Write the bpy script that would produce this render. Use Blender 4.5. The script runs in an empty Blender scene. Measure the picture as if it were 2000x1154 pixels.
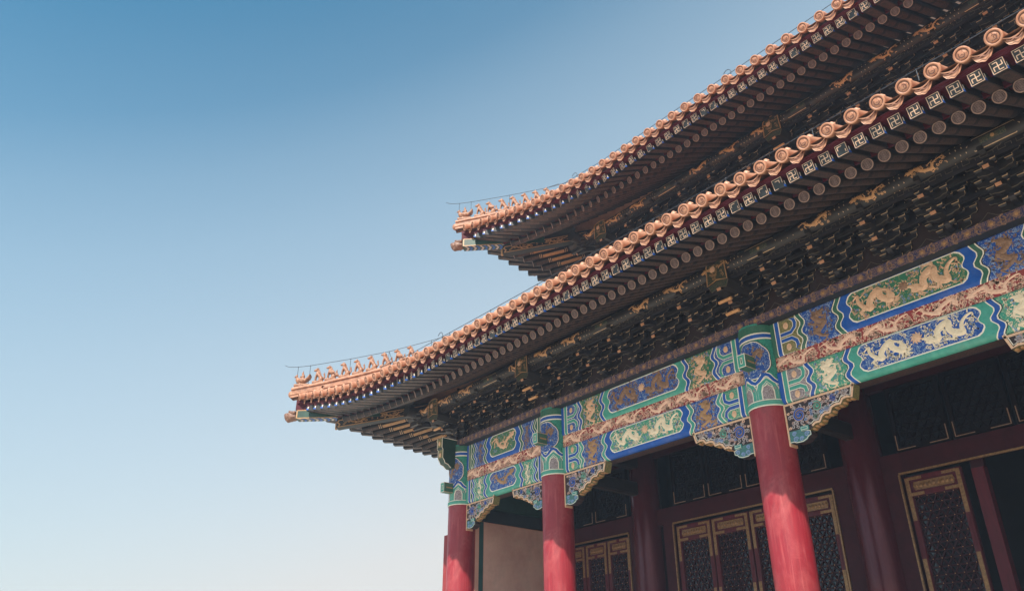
import bpy, math, random
from math import sin, cos, pi, sqrt, atan2, radians
from mathutils import Vector, Matrix
random.seed(7)
SC = bpy.context.scene
COL = SC.collection

# ------------------------------------------------------------------ camera, sky, sun
H = 7.26            # height of the column ring above the plaza; "rel" heights below count from that ring
cam_d = bpy.data.cameras.new('camera')
cam = bpy.data.objects.new('camera', cam_d); COL.objects.link(cam)
HEAD, PITCH, ROLL = radians(51.683), radians(27.393), radians(-0.157)
fw = Vector((-sin(HEAD)*cos(PITCH), cos(HEAD)*cos(PITCH), sin(PITCH)))
rt = Vector((cos(HEAD), sin(HEAD), 0)); up = rt.cross(fw)
rt2 = rt*cos(ROLL)+up*sin(ROLL); up2 = -rt*sin(ROLL)+up*cos(ROLL)
M = Matrix((rt2, up2, -fw)).transposed().to_4x4()
M.translation = Vector((20.889, -14.479, -5.664+H))
cam.matrix_world = M
cam_d.sensor_fit = 'HORIZONTAL'; cam_d.sensor_width = 36; cam_d.lens = 36*1563.41/2000
cam_d.clip_end = 5000
SC.camera = cam

SUN_AZ, SUN_EL = radians(30), radians(47.5)     # azimuth from the facade normal (-Y) towards +X
sdir = Vector((sin(SUN_AZ)*cos(SUN_EL), -cos(SUN_AZ)*cos(SUN_EL), sin(SUN_EL)))
sun_d = bpy.data.lights.new('sun', 'SUN'); sun_d.energy = 2.35; sun_d.angle = radians(0.5); sun_d.color = (1.0, .90, .78)
sun = bpy.data.objects.new('sun', sun_d); COL.objects.link(sun)
sun.rotation_euler = (-sdir).to_track_quat('-Z', 'Y').to_euler()
sun.location = (20, -30, 40)

W = bpy.data.worlds.new('World'); SC.world = W; W.use_nodes = True
wn, wl = W.node_tree.nodes, W.node_tree.links
sky = wn.new('ShaderNodeTexSky'); sky.sky_type = 'NISHITA'; sky.sun_disc = False
sky.sun_elevation = SUN_EL; sky.sun_rotation = atan2(sdir.x, sdir.y)
sky.air_density = 1.0; sky.dust_density = 1.0; sky.ozone_density = 1.0
bg = wn['Background']; bg.inputs['Strength'].default_value = 0.065
# pale haze that thickens towards the horizon, over the clear sky
gt = wn.new('ShaderNodeTexCoord'); 
dp = wn.new('ShaderNodeVectorMath'); dp.operation = 'DOT_PRODUCT'; wl.new(gt.outputs['Generated'], dp.inputs[0])
dp.inputs[1].default_value = (-.38*rt.x, -.38*rt.y, 1.19)      # the clear blue deepens upwards and to the west
hz = wn.new('ShaderNodeValToRGB'); wl.new(dp.outputs['Value'], hz.inputs[0])
els = hz.color_ramp.elements; els[0].position = 0; els[0].color = (1, 1, 1, 1); els[1].position = .96; els[1].color = (.0, .0, .0, 1)
for p_, v_ in ((.24, .96), (.32, .87), (.40, .78), (.58, .62), (.70, .48), (.79, .30), (.86, .12)): els.new(p_).color = (v_, v_, v_, 1)
tn = wn.new('ShaderNodeMixRGB'); tn.blend_type = 'MULTIPLY'; tn.inputs[0].default_value = 1; tn.inputs[2].default_value = (.42, .86, .84, 1); wl.new(sky.outputs[0], tn.inputs[1])
h2 = wn.new('ShaderNodeValToRGB'); wl.new(dp.outputs['Value'], h2.inputs[0])      # haze colour: near white low down, bluer above
h2.color_ramp.elements[0].position = .22; h2.color_ramp.elements[0].color = (.90, .875, .845, 1)
h2.color_ramp.elements[1].position = .70; h2.color_ramp.elements[1].color = (.66, .79, .88, 1)
hm = wn.new('ShaderNodeMixRGB'); hm.blend_type = 'MULTIPLY'; hm.inputs[0].default_value = 1; wl.new(h2.outputs[0], hm.inputs[1]); hm.inputs[2].default_value = (4.1, 4.1, 4.1, 1)
mx = wn.new('ShaderNodeMixRGB'); wl.new(hz.outputs[0], mx.inputs[0]); wl.new(tn.outputs[0], mx.inputs[1]); wl.new(hm.outputs[0], mx.inputs[2])
wl.new(mx.outputs[0], bg.inputs['Color'])
SC.view_settings.view_transform = 'Standard'; SC.view_settings.look = 'None'
SC.view_settings.exposure = 1.78; SC.view_settings.gamma = 1.0
SC.cycles.max_bounces = 8; SC.cycles.diffuse_bounces = 5

# ------------------------------------------------------------------ materials
def lin(hexs):
    c = [int(hexs[i:i+2], 16)/255 for i in (0, 2, 4)]
    return tuple(x/12.92 if x <= .04045 else ((x+.055)/1.055)**2.4 for x in c)
def mat(name, col, rough=.55, var=.12, scale=6., bump=.0, bscale=40., metal=0., spec=.5, col2=None, stretch=(1, 1, 1), detail=6, dust=0.):
    m = bpy.data.materials.new(name); m.use_nodes = True
    n, l = m.node_tree.nodes, m.node_tree.links
    b = n['Principled BSDF']; b.inputs['Roughness'].default_value = rough; b.inputs['Metallic'].default_value = metal
    b.inputs['Specular IOR Level'].default_value = spec
    tc = n.new('ShaderNodeTexCoord'); mp = n.new('ShaderNodeMapping'); mp.inputs['Scale'].default_value = stretch
    l.new(tc.outputs['Object'], mp.inputs[0])
    nz = n.new('ShaderNodeTexNoise'); nz.inputs['Scale'].default_value = scale; nz.inputs['Detail'].default_value = detail
    nz.inputs['Roughness'].default_value = .65
    l.new(mp.outputs[0], nz.inputs['Vector'])
    rp = n.new('ShaderNodeValToRGB'); rp.color_ramp.elements[0].position = .32; rp.color_ramp.elements[1].position = .68
    c2 = col2 or tuple(min(1, c*(1+var)) for c in col)
    c1 = tuple(c*(1-var) for c in col) if col2 is None else col
    rp.color_ramp.elements[0].color = (*c1, 1); rp.color_ramp.elements[1].color = (*c2, 1)
    l.new(nz.outputs['Fac'], rp.inputs[0])
    if dust:
        n3 = n.new('ShaderNodeTexNoise'); n3.inputs['Scale'].default_value = 2.3; n3.inputs['Detail'].default_value = 9; n3.inputs['Roughness'].default_value = .72
        l.new(tc.outputs['Object'], n3.inputs['Vector'])
        r3 = n.new('ShaderNodeValToRGB'); r3.color_ramp.elements[0].position = .47; r3.color_ramp.elements[1].position = .78
        r3.color_ramp.elements[1].color = (dust, dust, dust, 1); l.new(n3.outputs['Fac'], r3.inputs[0])
        m3 = n.new('ShaderNodeMixRGB'); m3.inputs[2].default_value = (.36, .30, .25, 1)
        l.new(r3.outputs[0], m3.inputs[0]); l.new(rp.outputs[0], m3.inputs[1]); l.new(m3.outputs[0], b.inputs['Base Color'])
    else: l.new(rp.outputs[0], b.inputs['Base Color'])
    if bump:
        n2 = n.new('ShaderNodeTexNoise'); n2.inputs['Scale'].default_value = bscale; n2.inputs['Detail'].default_value = 4
        l.new(mp.outputs[0], n2.inputs['Vector'])
        bp = n.new('ShaderNodeBump'); bp.inputs['Strength'].default_value = bump; bp.inputs['Distance'].default_value = .02
        l.new(n2.outputs['Fac'], bp.inputs['Height']); l.new(bp.outputs[0], b.inputs['Normal'])
    return m
def swirl_mat(name, ground, fig, scale=9., cut=.5, wid=.06, rough=.5, warp=1.2, third=None):
    """painted scrollwork: bands of a distorted wave read as vine scrolls over a ground colour"""
    m = bpy.data.materials.new(name); m.use_nodes = True
    n, l = m.node_tree.nodes, m.node_tree.links
    b = n['Principled BSDF']; b.inputs['Roughness'].default_value = rough
    tc = n.new('ShaderNodeTexCoord')
    nz = n.new('ShaderNodeTexNoise'); nz.inputs['Scale'].default_value = scale; nz.inputs['Detail'].default_value = 1.5
    nz.inputs['Distortion'].default_value = warp
    l.new(tc.outputs['Object'], nz.inputs['Vector'])
    mt = n.new('ShaderNodeMath'); mt.operation = 'PINGPONG'; mt.inputs[1].default_value = wid
    l.new(nz.outputs['Fac'], mt.inputs[0])
    rp = n.new('ShaderNodeValToRGB'); rp.color_ramp.interpolation = 'LINEAR'
    rp.color_ramp.elements[0].position = wid*(cut-.12); rp.color_ramp.elements[1].position = wid*(cut+.12)
    rp.color_ramp.elements[0].color = (*ground, 1); rp.color_ramp.elements[1].color = (*fig, 1)
    if third:
        e = rp.color_ramp.elements.new(min(.99, wid*(cut+.35))); e.color = (*third, 1)
    l.new(mt.outputs[0], rp.inputs[0]); l.new(rp.outputs[0], b.inputs['Base Color'])
    return m

GOLD = (.62, .34, .17)
MT = {}
MT['tile'] = mat('glazed_tile', (.34, .145, .085), .48, .2, 3.2, .2, 26, col2=(.53, .265, .165), spec=.35, dust=.3)
MT['tile_fig'] = mat('glazed_figure', (.15, .065, .04), .5, .2, 16, .3, 30, col2=(.42, .21, .125), spec=.35)
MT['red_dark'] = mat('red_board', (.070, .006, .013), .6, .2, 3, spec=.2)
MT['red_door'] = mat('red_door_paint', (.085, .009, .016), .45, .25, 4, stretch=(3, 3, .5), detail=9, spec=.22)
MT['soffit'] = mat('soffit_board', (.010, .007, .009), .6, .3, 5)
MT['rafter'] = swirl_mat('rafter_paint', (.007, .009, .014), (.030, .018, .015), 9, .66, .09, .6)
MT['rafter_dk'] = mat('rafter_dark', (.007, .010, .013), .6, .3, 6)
def lacquer(name, base, lite, dark, rough):
    """old red lacquer: vertical wipe marks, faded blotches, a few darker repairs"""
    m = bpy.data.materials.new(name); m.use_nodes = True
    n, l = m.node_tree.nodes, m.node_tree.links; b = n['Principled BSDF']
    tc = n.new('ShaderNodeTexCoord')
    def noise(sc_, st, det, lo, hi):
        mp = n.new('ShaderNodeMapping'); mp.inputs['Scale'].default_value = st; l.new(tc.outputs['Object'], mp.inputs[0])
        z = n.new('ShaderNodeTexNoise'); z.inputs['Scale'].default_value = sc_; z.inputs['Detail'].default_value = det; z.inputs['Roughness'].default_value = .68; z.inputs['Distortion'].default_value = .4
        l.new(mp.outputs[0], z.inputs['Vector'])
        r = n.new('ShaderNodeMapRange'); r.inputs['From Min'].default_value = lo; r.inputs['From Max'].default_value = hi; l.new(z.outputs['Fac'], r.inputs['Value']); return r.outputs['Result']
    def mix(f, a, c):
        x = n.new('ShaderNodeMixRGB'); l.new(f, x.inputs[0])
        for k, v in ((1, a), (2, c)):
            if isinstance(v, tuple): x.inputs[k].default_value = (*v, 1)
            else: l.new(v, x.inputs[k])
        return x.outputs[0]
    c = mix(noise(2.2, (2.6, 2.6, .30), 9, .36, .66), base, tuple(.55*p+.45*q for p, q in zip(base, dark)))
    c = mix(noise(1.1, (1.2, 1.2, .8), 9, .46, .74), c, lite)
    c = mix(noise(5.0, (4, 4, .22), 9, .52, .78), c, lite)
    c = mix(noise(1.3, (1, 1, .7), 9, .54, .70), c, dark)
    l.new(c, b.inputs['Base Color'])
    rr = n.new('ShaderNodeMapRange'); rr.inputs['To Min'].default_value = rough*.8; rr.inputs['To Max'].default_value = rough*1.7; l.new(noise(2.5, (2, 2, .5), 8, .3, .7), rr.inputs['Value']); l.new(rr.outputs[0], b.inputs['Roughness'])
    bp = n.new('ShaderNodeBump'); bp.inputs['Strength'].default_value = .25; bp.inputs['Distance'].default_value = .01; l.new(noise(9, (2, 2, .6), 8, .2, .8), bp.inputs['Height']); l.new(bp.outputs[0], b.inputs['Normal'])
    return m
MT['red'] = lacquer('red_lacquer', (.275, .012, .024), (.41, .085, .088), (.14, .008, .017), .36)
MT['red_shade'] = lacquer('shaded_red_lacquer', (.060, .007, .013), (.085, .014, .022), (.04, .005, .009), .14)  # same lacquer as the outer columns, colour darkened to stand for porch shade
MT['red_shade'].node_tree.nodes['Principled BSDF'].inputs['Specular IOR Level'].default_value = .55; MT['red_shade'].node_tree.nodes['Principled BSDF'].inputs['Specular Tint'].default_value = (1, .55, .60, 1)
MT['gold'] = mat('gold_leaf', (.64, .36, .21), .38, .15, 26, .2, 60, metal=.05, col2=(.86, .56, .37), dust=.2)
MT['gold_lt'] = mat('pale_gold_leaf', (.80, .64, .44), .4, .1, 26, .2, 60, col2=(.94, .80, .60), dust=.15)
MT['gold_dk'] = mat('old_gold', (.30, .16, .07), .42, .3, 12, .1, 60, col2=(.48, .27, .12))
MT['brown_gold'] = mat('tarnished_gold', (.15, .085, .055), .45, .25, 26, .2, 60, col2=(.36, .21, .13))
MT['white'] = mat('white_line', (.86, .79, .68), .5, .06, 12, dust=.12)
MT['blue'] = mat('azurite_blue', (.006, .070, .34), .5, .25, 7, col2=(.014, .105, .45), spec=.3, dust=.2)
MT['green'] = mat('malachite_green', (.035, .27, .215), .45, .2, 7, col2=(.075, .38, .30), dust=.24)
MT['green_dk'] = mat('deep_green', (.018, .105, .065), .5, .25, 7, col2=(.03, .15, .10), dust=.24)
MT['dark'] = mat('dark_edge', (.012, .014, .022), .6, .2, 8)
MT['p_blue'] = swirl_mat('blue_cloud_ground', (.008, .065, .32), (.36, .44, .54), 8, .84, .12, .5, 1.6)
MT['p_green'] = swirl_mat('green_cloud_ground', (.025, .16, .09), (.40, .30, .15), 9, .86, .12, .5, 1.6)
MT['p_teal'] = swirl_mat('teal_cloud_ground', (.045, .29, .20), (.50, .52, .33), 9, .86, .12, .5, 1.6)
MT['teal_scroll'] = swirl_mat('teal_scroll', (.014, .16, .13), (.04, .30, .23), 12, .5, .10, .5, 1.6)
MT['lilac_scroll'] = swirl_mat('lilac_scroll', (.16, .12, .13), (.42, .36, .38), 14, .5, .09, .5, 2.0)
MT['olive'] = swirl_mat('olive_scroll', (.10, .12, .045), (.30, .24, .10), 16, .5, .1, .5, 1.5)
MT['vine'] = swirl_mat('plate_vine', (.015, .022, .09), (.19, .11, .085), 8, .5, .10, .5, 2.2)
MT['soff_pat'] = swirl_mat('beam_soffit_paint', (.03, .018, .02), (.085, .04, .03), 7, .5, .10, .6, 2)
MT['frieze'] = mat('frieze_red', (.30, .035, .032), .5, .15, 5, dust=.15)
MT['lilac'] = mat('lilac_paint', (.42, .36, .37), .5, .15, 12, dust=.2)
MT['ltblue'] = mat('light_blue_paint', (.20, .30, .52), .5, .15, 12)
MT['carve_dk'] = mat('carving_ground', (.030, .014, .014), .6, .2, 12)
MT['teal'] = mat('teal_paint', (.05, .27, .25), .45, .15, 8, dust=.4)
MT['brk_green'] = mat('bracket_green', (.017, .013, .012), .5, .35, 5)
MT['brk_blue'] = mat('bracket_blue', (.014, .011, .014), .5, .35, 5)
MT['brk_line'] = mat('bracket_line', (.50, .34, .20), .5, .35, 9)
MT['brk_line2'] = mat('bracket_line_dim', (.12, .095, .07), .5, .35, 9)
MT['orange'] = mat('orange_gold', (.46, .23, .095), .5, .25, 16, .1, 50, col2=(.62, .34, .16))
MT['wall_in'] = mat('plaster_wall', (.50, .28, .235), .8, .06, 1.1, .12, 40, col2=(.68, .42, .355), detail=10, dust=.4)
MT['pink'] = mat('pink_border', (.55, .30, .24), .7, .06, 5)
MT['dkgreen'] = mat('green_border', (.01, .06, .06), .6, .1, 5)
MT['wall_red'] = mat('red_wall', (.24, .026, .03), .7, .1, 3, .05, 60)
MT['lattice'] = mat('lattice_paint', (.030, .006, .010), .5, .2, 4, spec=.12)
MT['tile_rec'] = mat('glaze_recess', (.16, .065, .04), .5, .2, 14, col2=(.25, .11, .07))
MT['paving'] = mat('terrace_paving', (.54, .45, .36), .8, .12, 1.2, .1, 10, col2=(.62, .53, .43))
MT['porch_floor'] = mat('porch_floor_brick', (.07, .062, .06), .5, .15, 1.2)
MT['p_brk'] = swirl_mat('beam_head_paint', (.012, .035, .025), (.10, .075, .04), 14, .6, .1, .5, 1.6)
MT['rafter_pat'] = swirl_mat('rafter_scale_paint', (.014, .012, .014), (.095, .048, .034), 16, .55, .09, .55)
MT['rend_line'] = mat('rafter_end_gilding', (.50, .32, .215), .45, .2, 22, col2=(.70, .49, .36))
MT['gold_pk'] = mat('rosy_gold_leaf', (.80, .47, .34), .45, .15, 22, .2, 60, col2=(.94, .63, .47), dust=.1)
MT['tip'] = mat('beam_tip_paint', (.36, .17, .085), .5, .2, 9)
MT['lintel'] = mat('shaded_door_red', (.040, .005, .009), .55, .25, 4, detail=9, spec=.12)  # door red with the shade of the porch put into its colour
MT['rim'] = mat('rafter_rim_paint', (.27, .175, .14), .55, .3, 14)
MT['tile_old'] = mat('weathered_glaze', (.11, .050, .034), .5, .3, 20, .3, 30, col2=(.25, .13, .085))
MT['foot'] = mat('foot_paint', (.035, .14, .135), .5, .2, 14, col2=(.08, .22, .21), dust=.3)
MT['rosy'] = mat('rosy_paint', (.48, .30, .26), .5, .15, 12, dust=.2)
MT['head_green'] = mat('beam_head_green', (.010, .045, .032), .5, .25, 7)
MT['glass_shade'] = mat('shaded_window_glass', (.008, .007, .010), .6, .3, 8, spec=.08)  # transom glass, coloured darker so the upper panels sink into shade
MT['glaze_dk'] = mat('dark_glaze_line', (.10, .038, .026), .5, .2, 14, col2=(.17, .07, .048))
MT['lattice_shade'] = mat('shaded_lattice_paint', (.007, .004, .006), .55, .2, 4, spec=.06)  # darker copy of the lattice paint, standing for shade above the doors
MT['tile_ridge'] = mat('weathered_ridge_tile', (.20, .08, .045), .5, .3, 4.5, .3, 22, col2=(.50, .25, .155), spec=.35, dust=.35, detail=10)
MT['glass'] = mat('window_glass', (.012, .014, .02), .06, .3, 8, .02, 3)
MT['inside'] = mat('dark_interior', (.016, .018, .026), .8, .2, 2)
MT['gilt'] = mat('gilt_copper', (.16, .08, .035), .34, .35, 22, .35, 50, metal=.5, col2=(.34, .18, .075))
MT['wire'] = mat('lightning_wire', (.025, .035, .05), .5, .1, 9)
MT['stone'] = mat('plaza_stone', (.47, .40, .32), .85, .12, .8, .15, 6, col2=(.57, .49, .40))
MT['marble'] = mat('terrace_marble', (.55, .53, .49), .7, .1, 1.5, .1, 8, col2=(.64, .62, .57))
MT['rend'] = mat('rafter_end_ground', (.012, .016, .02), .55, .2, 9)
MT['rdisc'] = mat('rafter_disc_paint', (.13, .085, .085), .55, .3, 14, col2=(.20, .135, .125))

# ------------------------------------------------------------------ mesh builder
class MB:
    def __init__(s): s.v = []; s.f = []; s.m = []; s.mats = []; s.sm = []
    def mi(s, m):
        if m not in s.mats: s.mats.append(m)
        return s.mats.index(m)
    def add(s, vs, fs, m, smooth=False):
        o = len(s.v); s.v += [tuple(v) for v in vs]; k = s.mi(m)
        for f in fs: s.f.append([i+o for i in f]); s.m.append(k); s.sm.append(smooth)
    def box(s, x0, x1, y0, y1, z0, z1, m):
        v = [(x, y, z) for z in (z0, z1) for y in (y0, y1) for x in (x0, x1)]
        s.add(v, [(0, 2, 3, 1), (4, 5, 7, 6), (0, 1, 5, 4), (2, 6, 7, 3), (0, 4, 6, 2), (1, 3, 7, 5)], m)
    def bbox(s, x0, x1, y0, y1, z0, z1, m, b=.02):
        """box with chamfered edges along its longest axis"""
        def oct_(a0, a1, b0, b1): return [(a0+b, b0), (a1-b, b0), (a1, b0+b), (a1, b1-b), (a1-b, b1), (a0+b, b1), (a0, b1-b), (a0, b0+b)]
        d = [x1-x0, y1-y0, z1-z0]; k = d.index(max(d))
        if k == 0: P = [[(x, a, c) for a, c in oct_(y0, y1, z0, z1)] for x in (x0, x1)]
        elif k == 1: P = [[(a, y, c) for a, c in oct_(x0, x1, z0, z1)][::-1] for y in (y0, y1)]
        else: P = [[(a, c, z) for a, c in oct_(x0, x1, y0, y1)] for z in (z0, z1)]
        n = 8
        s.add(P[0]+P[1], [(i, (i+1) % n, n+(i+1) % n, n+i) for i in range(n)]+[tuple(range(n-1, -1, -1)), tuple(range(n, 2*n))], m)
    def prism_y(s, poly, y0, y1, m, mf=None):
        """polygon in (x, z) extruded along y"""
        n = len(poly)
        a = sum(poly[i][0]*poly[(i+1) % n][1]-poly[(i+1) % n][0]*poly[i][1] for i in range(n))
        if a < 0: poly = poly[::-1]
        v = [(x, y0, z) for x, z in poly]+[(x, y1, z) for x, z in poly]
        s.add(v, [(i, i+n, (i+1) % n+n, (i+1) % n) for i in range(n)], m)
        s.add(v, [tuple(range(n)), tuple(range(2*n-1, n-1, -1))], mf or m)
    def prism_x(s, poly, x0, x1, m):
        n = len(poly)
        a = sum(poly[i][0]*poly[(i+1) % n][1]-poly[(i+1) % n][0]*poly[i][1] for i in range(n))
        if a < 0: poly = poly[::-1]
        v = [(x0, y, z) for y, z in poly]+[(x1, y, z) for y, z in poly]
        s.add(v, [(i, (i+1) % n, (i+1) % n+n, i+n) for i in range(n)]+[tuple(range(n-1, -1, -1)), tuple(range(n, 2*n))], m)
    def tube(s, pts, r, m, n=10, caps=True, smooth=True):
        pts = [Vector(p) for p in pts]; rs = r if isinstance(r, (list, tuple)) else [r]*len(pts)
        vs = []; ref = None
        for i, p in enumerate(pts):
            t = (pts[min(i+1, len(pts)-1)]-pts[max(i-1, 0)]).normalized()
            if ref is None: ref = Vector((0, 0, 1)) if abs(t.z) < .9 else Vector((1, 0, 0))
            a = t.cross(ref).normalized(); b = a.cross(t); ref = b
            vs += [p+(a*cos(2*pi*k/n)+b*sin(2*pi*k/n))*rs[i] for k in range(n)]
        fs = [(i*n+k, i*n+(k+1) % n, (i+1)*n+(k+1) % n, (i+1)*n+k) for i in range(len(pts)-1) for k in range(n)]
        s.add(vs, fs, m, smooth)
        if caps: s.add(vs, [tuple(range(n-1, -1, -1)), tuple(range((len(pts)-1)*n, len(pts)*n))], m)
    def lathe(s, prof, m, n=32, axis='z', c=(0, 0, 0), a0=0, a1=2*pi, smooth=True):
        full = abs(a1-a0-2*pi) < 1e-6; k = n if full else n+1; vs = []
        for r, h in prof:
            for i in range(k):
                a = a0+(a1-a0)*i/n
                p = (r*cos(a), r*sin(a), h)
                if axis == 'y': p = (r*cos(a), h, r*sin(a))
                vs.append((p[0]+c[0], p[1]+c[1], p[2]+c[2]))
        fs = []
        for j in range(len(prof)-1):
            for i in range(n):
                i2 = (i+1) % k
                f = (j*k+i, j*k+i2, (j+1)*k+i2, (j+1)*k+i)
                fs.append(f if axis == 'z' else f[::-1])
        s.add(vs, fs, m, smooth)
    def ball(s, c, r, m, sub=2, rot=None):
        rx, ry, rz = r if isinstance(r, (list, tuple)) else (r, r, r)
        n, k = 8*sub//2+4, 4*sub//2+3; vs = []
        for j in range(k+1):
            t = pi*j/k
            for i in range(n):
                p = Vector((rx*sin(t)*cos(2*pi*i/n), ry*sin(t)*sin(2*pi*i/n), rz*cos(t)))
                if rot: p = rot @ p
                vs.append((p.x+c[0], p.y+c[1], p.z+c[2]))
        s.add(vs, [(j*n+i, (j+1)*n+i, (j+1)*n+(i+1) % n, j*n+(i+1) % n) for j in range(k) for i in range(n)], m, True)
    def grid(s, rows, m, smooth=False, flip=False):
        w = len(rows[0]); vs = [p for r in rows for p in r]
        fs = [(j*w+i, j*w+i+1, (j+1)*w+i+1, (j+1)*w+i) for j in range(len(rows)-1) for i in range(w-1)]
        if flip: fs = [f[::-1] for f in fs]
        s.add(vs, fs, m, smooth)
    def mesh(s, name):
        me = bpy.data.meshes.new(name)
        me.from_pydata(s.v, [], s.f)
        for m in s.mats: me.materials.append(MT[m])
        me.polygons.foreach_set('material_index', s.m); me.polygons.foreach_set('use_smooth', s.sm)
        me.update(); return me
def link(name, data, parent=None, loc=(0, 0, 0)):
    o = bpy.data.objects.new(name, data); COL.objects.link(o); o.parent = parent
    o.location = loc; return o
def tag(o, label=None, cat=None, group=None, kind=None):
    if label: o['label'] = label
    if cat: o['category'] = cat
    if group: o['group'] = group
    if kind: o['kind'] = kind
    return o
LIFT_HAZE = .0015  # density of the air volume added to lift the blacks
TZ = 1.2                                   # terrace top above the plaza
ROOT = link('palace_hall', None, None, (0, 0, TZ)); ROOT.empty_display_size = 2
tag(ROOT, 'red columned palace hall with two tiers of tiled eaves and painted beams', 'palace')
def part(name, mb, loc=(0, 0, 0), label=None):      # a part of the hall, placed in "rel" coordinates
    d = mb.mesh(name) if isinstance(mb, MB) else mb
    o = link(name, d, ROOT, (loc[0], loc[1], loc[2]+H-TZ))
    if label: o['label'] = label
    return o
def sub(name, mb, parent, loc=(0, 0, 0)):
    return link(name, mb.mesh(name) if isinstance(mb, MB) else mb, parent, loc)

# ------------------------------------------------------------------ ground
g = MB(); g.grid([[(-900+200*i, -900+200*j, 0) for i in range(10)] for j in range(10)], 'stone')
tag(link('plaza_ground', g.mesh('plaza_ground')), kind='structure')
g = MB(); g.bbox(-7, 34, -6.2, 24, 0.004, TZ, 'marble', .06); g.box(-6.6, 33.6, -5.9, -1.2, TZ-.001, TZ+.004, 'paving'); g.box(-1.2, 33.6, -1.2, 23.6, TZ-.001, TZ+.006, 'porch_floor')
tag(link('terrace_ground', g.mesh('terrace_ground')), kind='structure')

# ------------------------------------------------------------------ painter: flat ornament laid on a mapped surface
def ch(v):
    """double-bulge chevron outline used all over the beams, v in 0..1, 0..1 out"""
    P = [(0, 0), (.06, 0), (.14, .35), (.26, 1), (.34, .95), (.46, .1), (.54, .1), (.66, .95), (.74, 1), (.86, .35), (.94, 0), (1, 0)]
    for (a, x), (b, y) in zip(P, P[1:]):
        if v <= b: return x+(y-x)*(v-a)/(b-a)
    return 0
class Painter:
    def __init__(s, mb, fn): s.mb = mb; s.fn = fn          # fn(u, v, w) -> point
    def fill(s, left, right, v0, v1, m, w, nv=14, nu=1):
        rows = []
        for j in range(nv+1):
            t = j/nv; v = v0+(v1-v0)*t
            a = left(t) if callable(left) else left; b = right(t) if callable(right) else right
            rows.append([s.fn(a+(b-a)*i/nu, v, w) for i in range(nu+1)])
        s.mb.grid(rows, m)
    def ribbon(s, pts, wid, m, w, relief=0.):
        """a ribbon along 2-D points, optional raised spine"""
        n = len(pts); L = []; C = []; R = []
        ws = wid if isinstance(wid, (list, tuple)) else [wid]*n
        for i, (x, y) in enumerate(pts):
            x0, y0 = pts[max(i-1, 0)]; x1, y1 = pts[min(i+1, n-1)]
            dx, dy = x1-x0, y1-y0; d = sqrt(dx*dx+dy*dy) or 1
            nx, ny = -dy/d*ws[i]/2, dx/d*ws[i]/2
            L.append(s.fn(x+nx, y+ny, w)); R.append(s.fn(x-nx, y-ny, w)); C.append(s.fn(x, y, w+relief))
        s.mb.grid([R, C, L] if relief else [R, L], m, smooth=bool(relief))
    def disc(s, x, y, r, m, w, n=10, relief=0., ry=None):
        ry = ry or r
        rim = [s.fn(x+r*cos(2*pi*i/n), y+ry*sin(2*pi*i/n), w) for i in range(n)]
        s.mb.add(rim+[s.fn(x, y, w+relief)], [(i, (i+1) % n, n) for i in range(n)], m, bool(relief))
    def spiral(s, x, y, r, m, w, turns=1.4, dirn=1, a0=0., wid=.02, n=14, relief=0.):
        pts = []
        for i in range(n+1):
            t = i/n; a = a0+dirn*2*pi*turns*t; q = r*(1-t*.85)
            pts.append((x+q*cos(a), y+q*sin(a)))
        s.ribbon(pts, [wid*(1-.4*i/n) for i in range(n+1)], m, w, relief)

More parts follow.
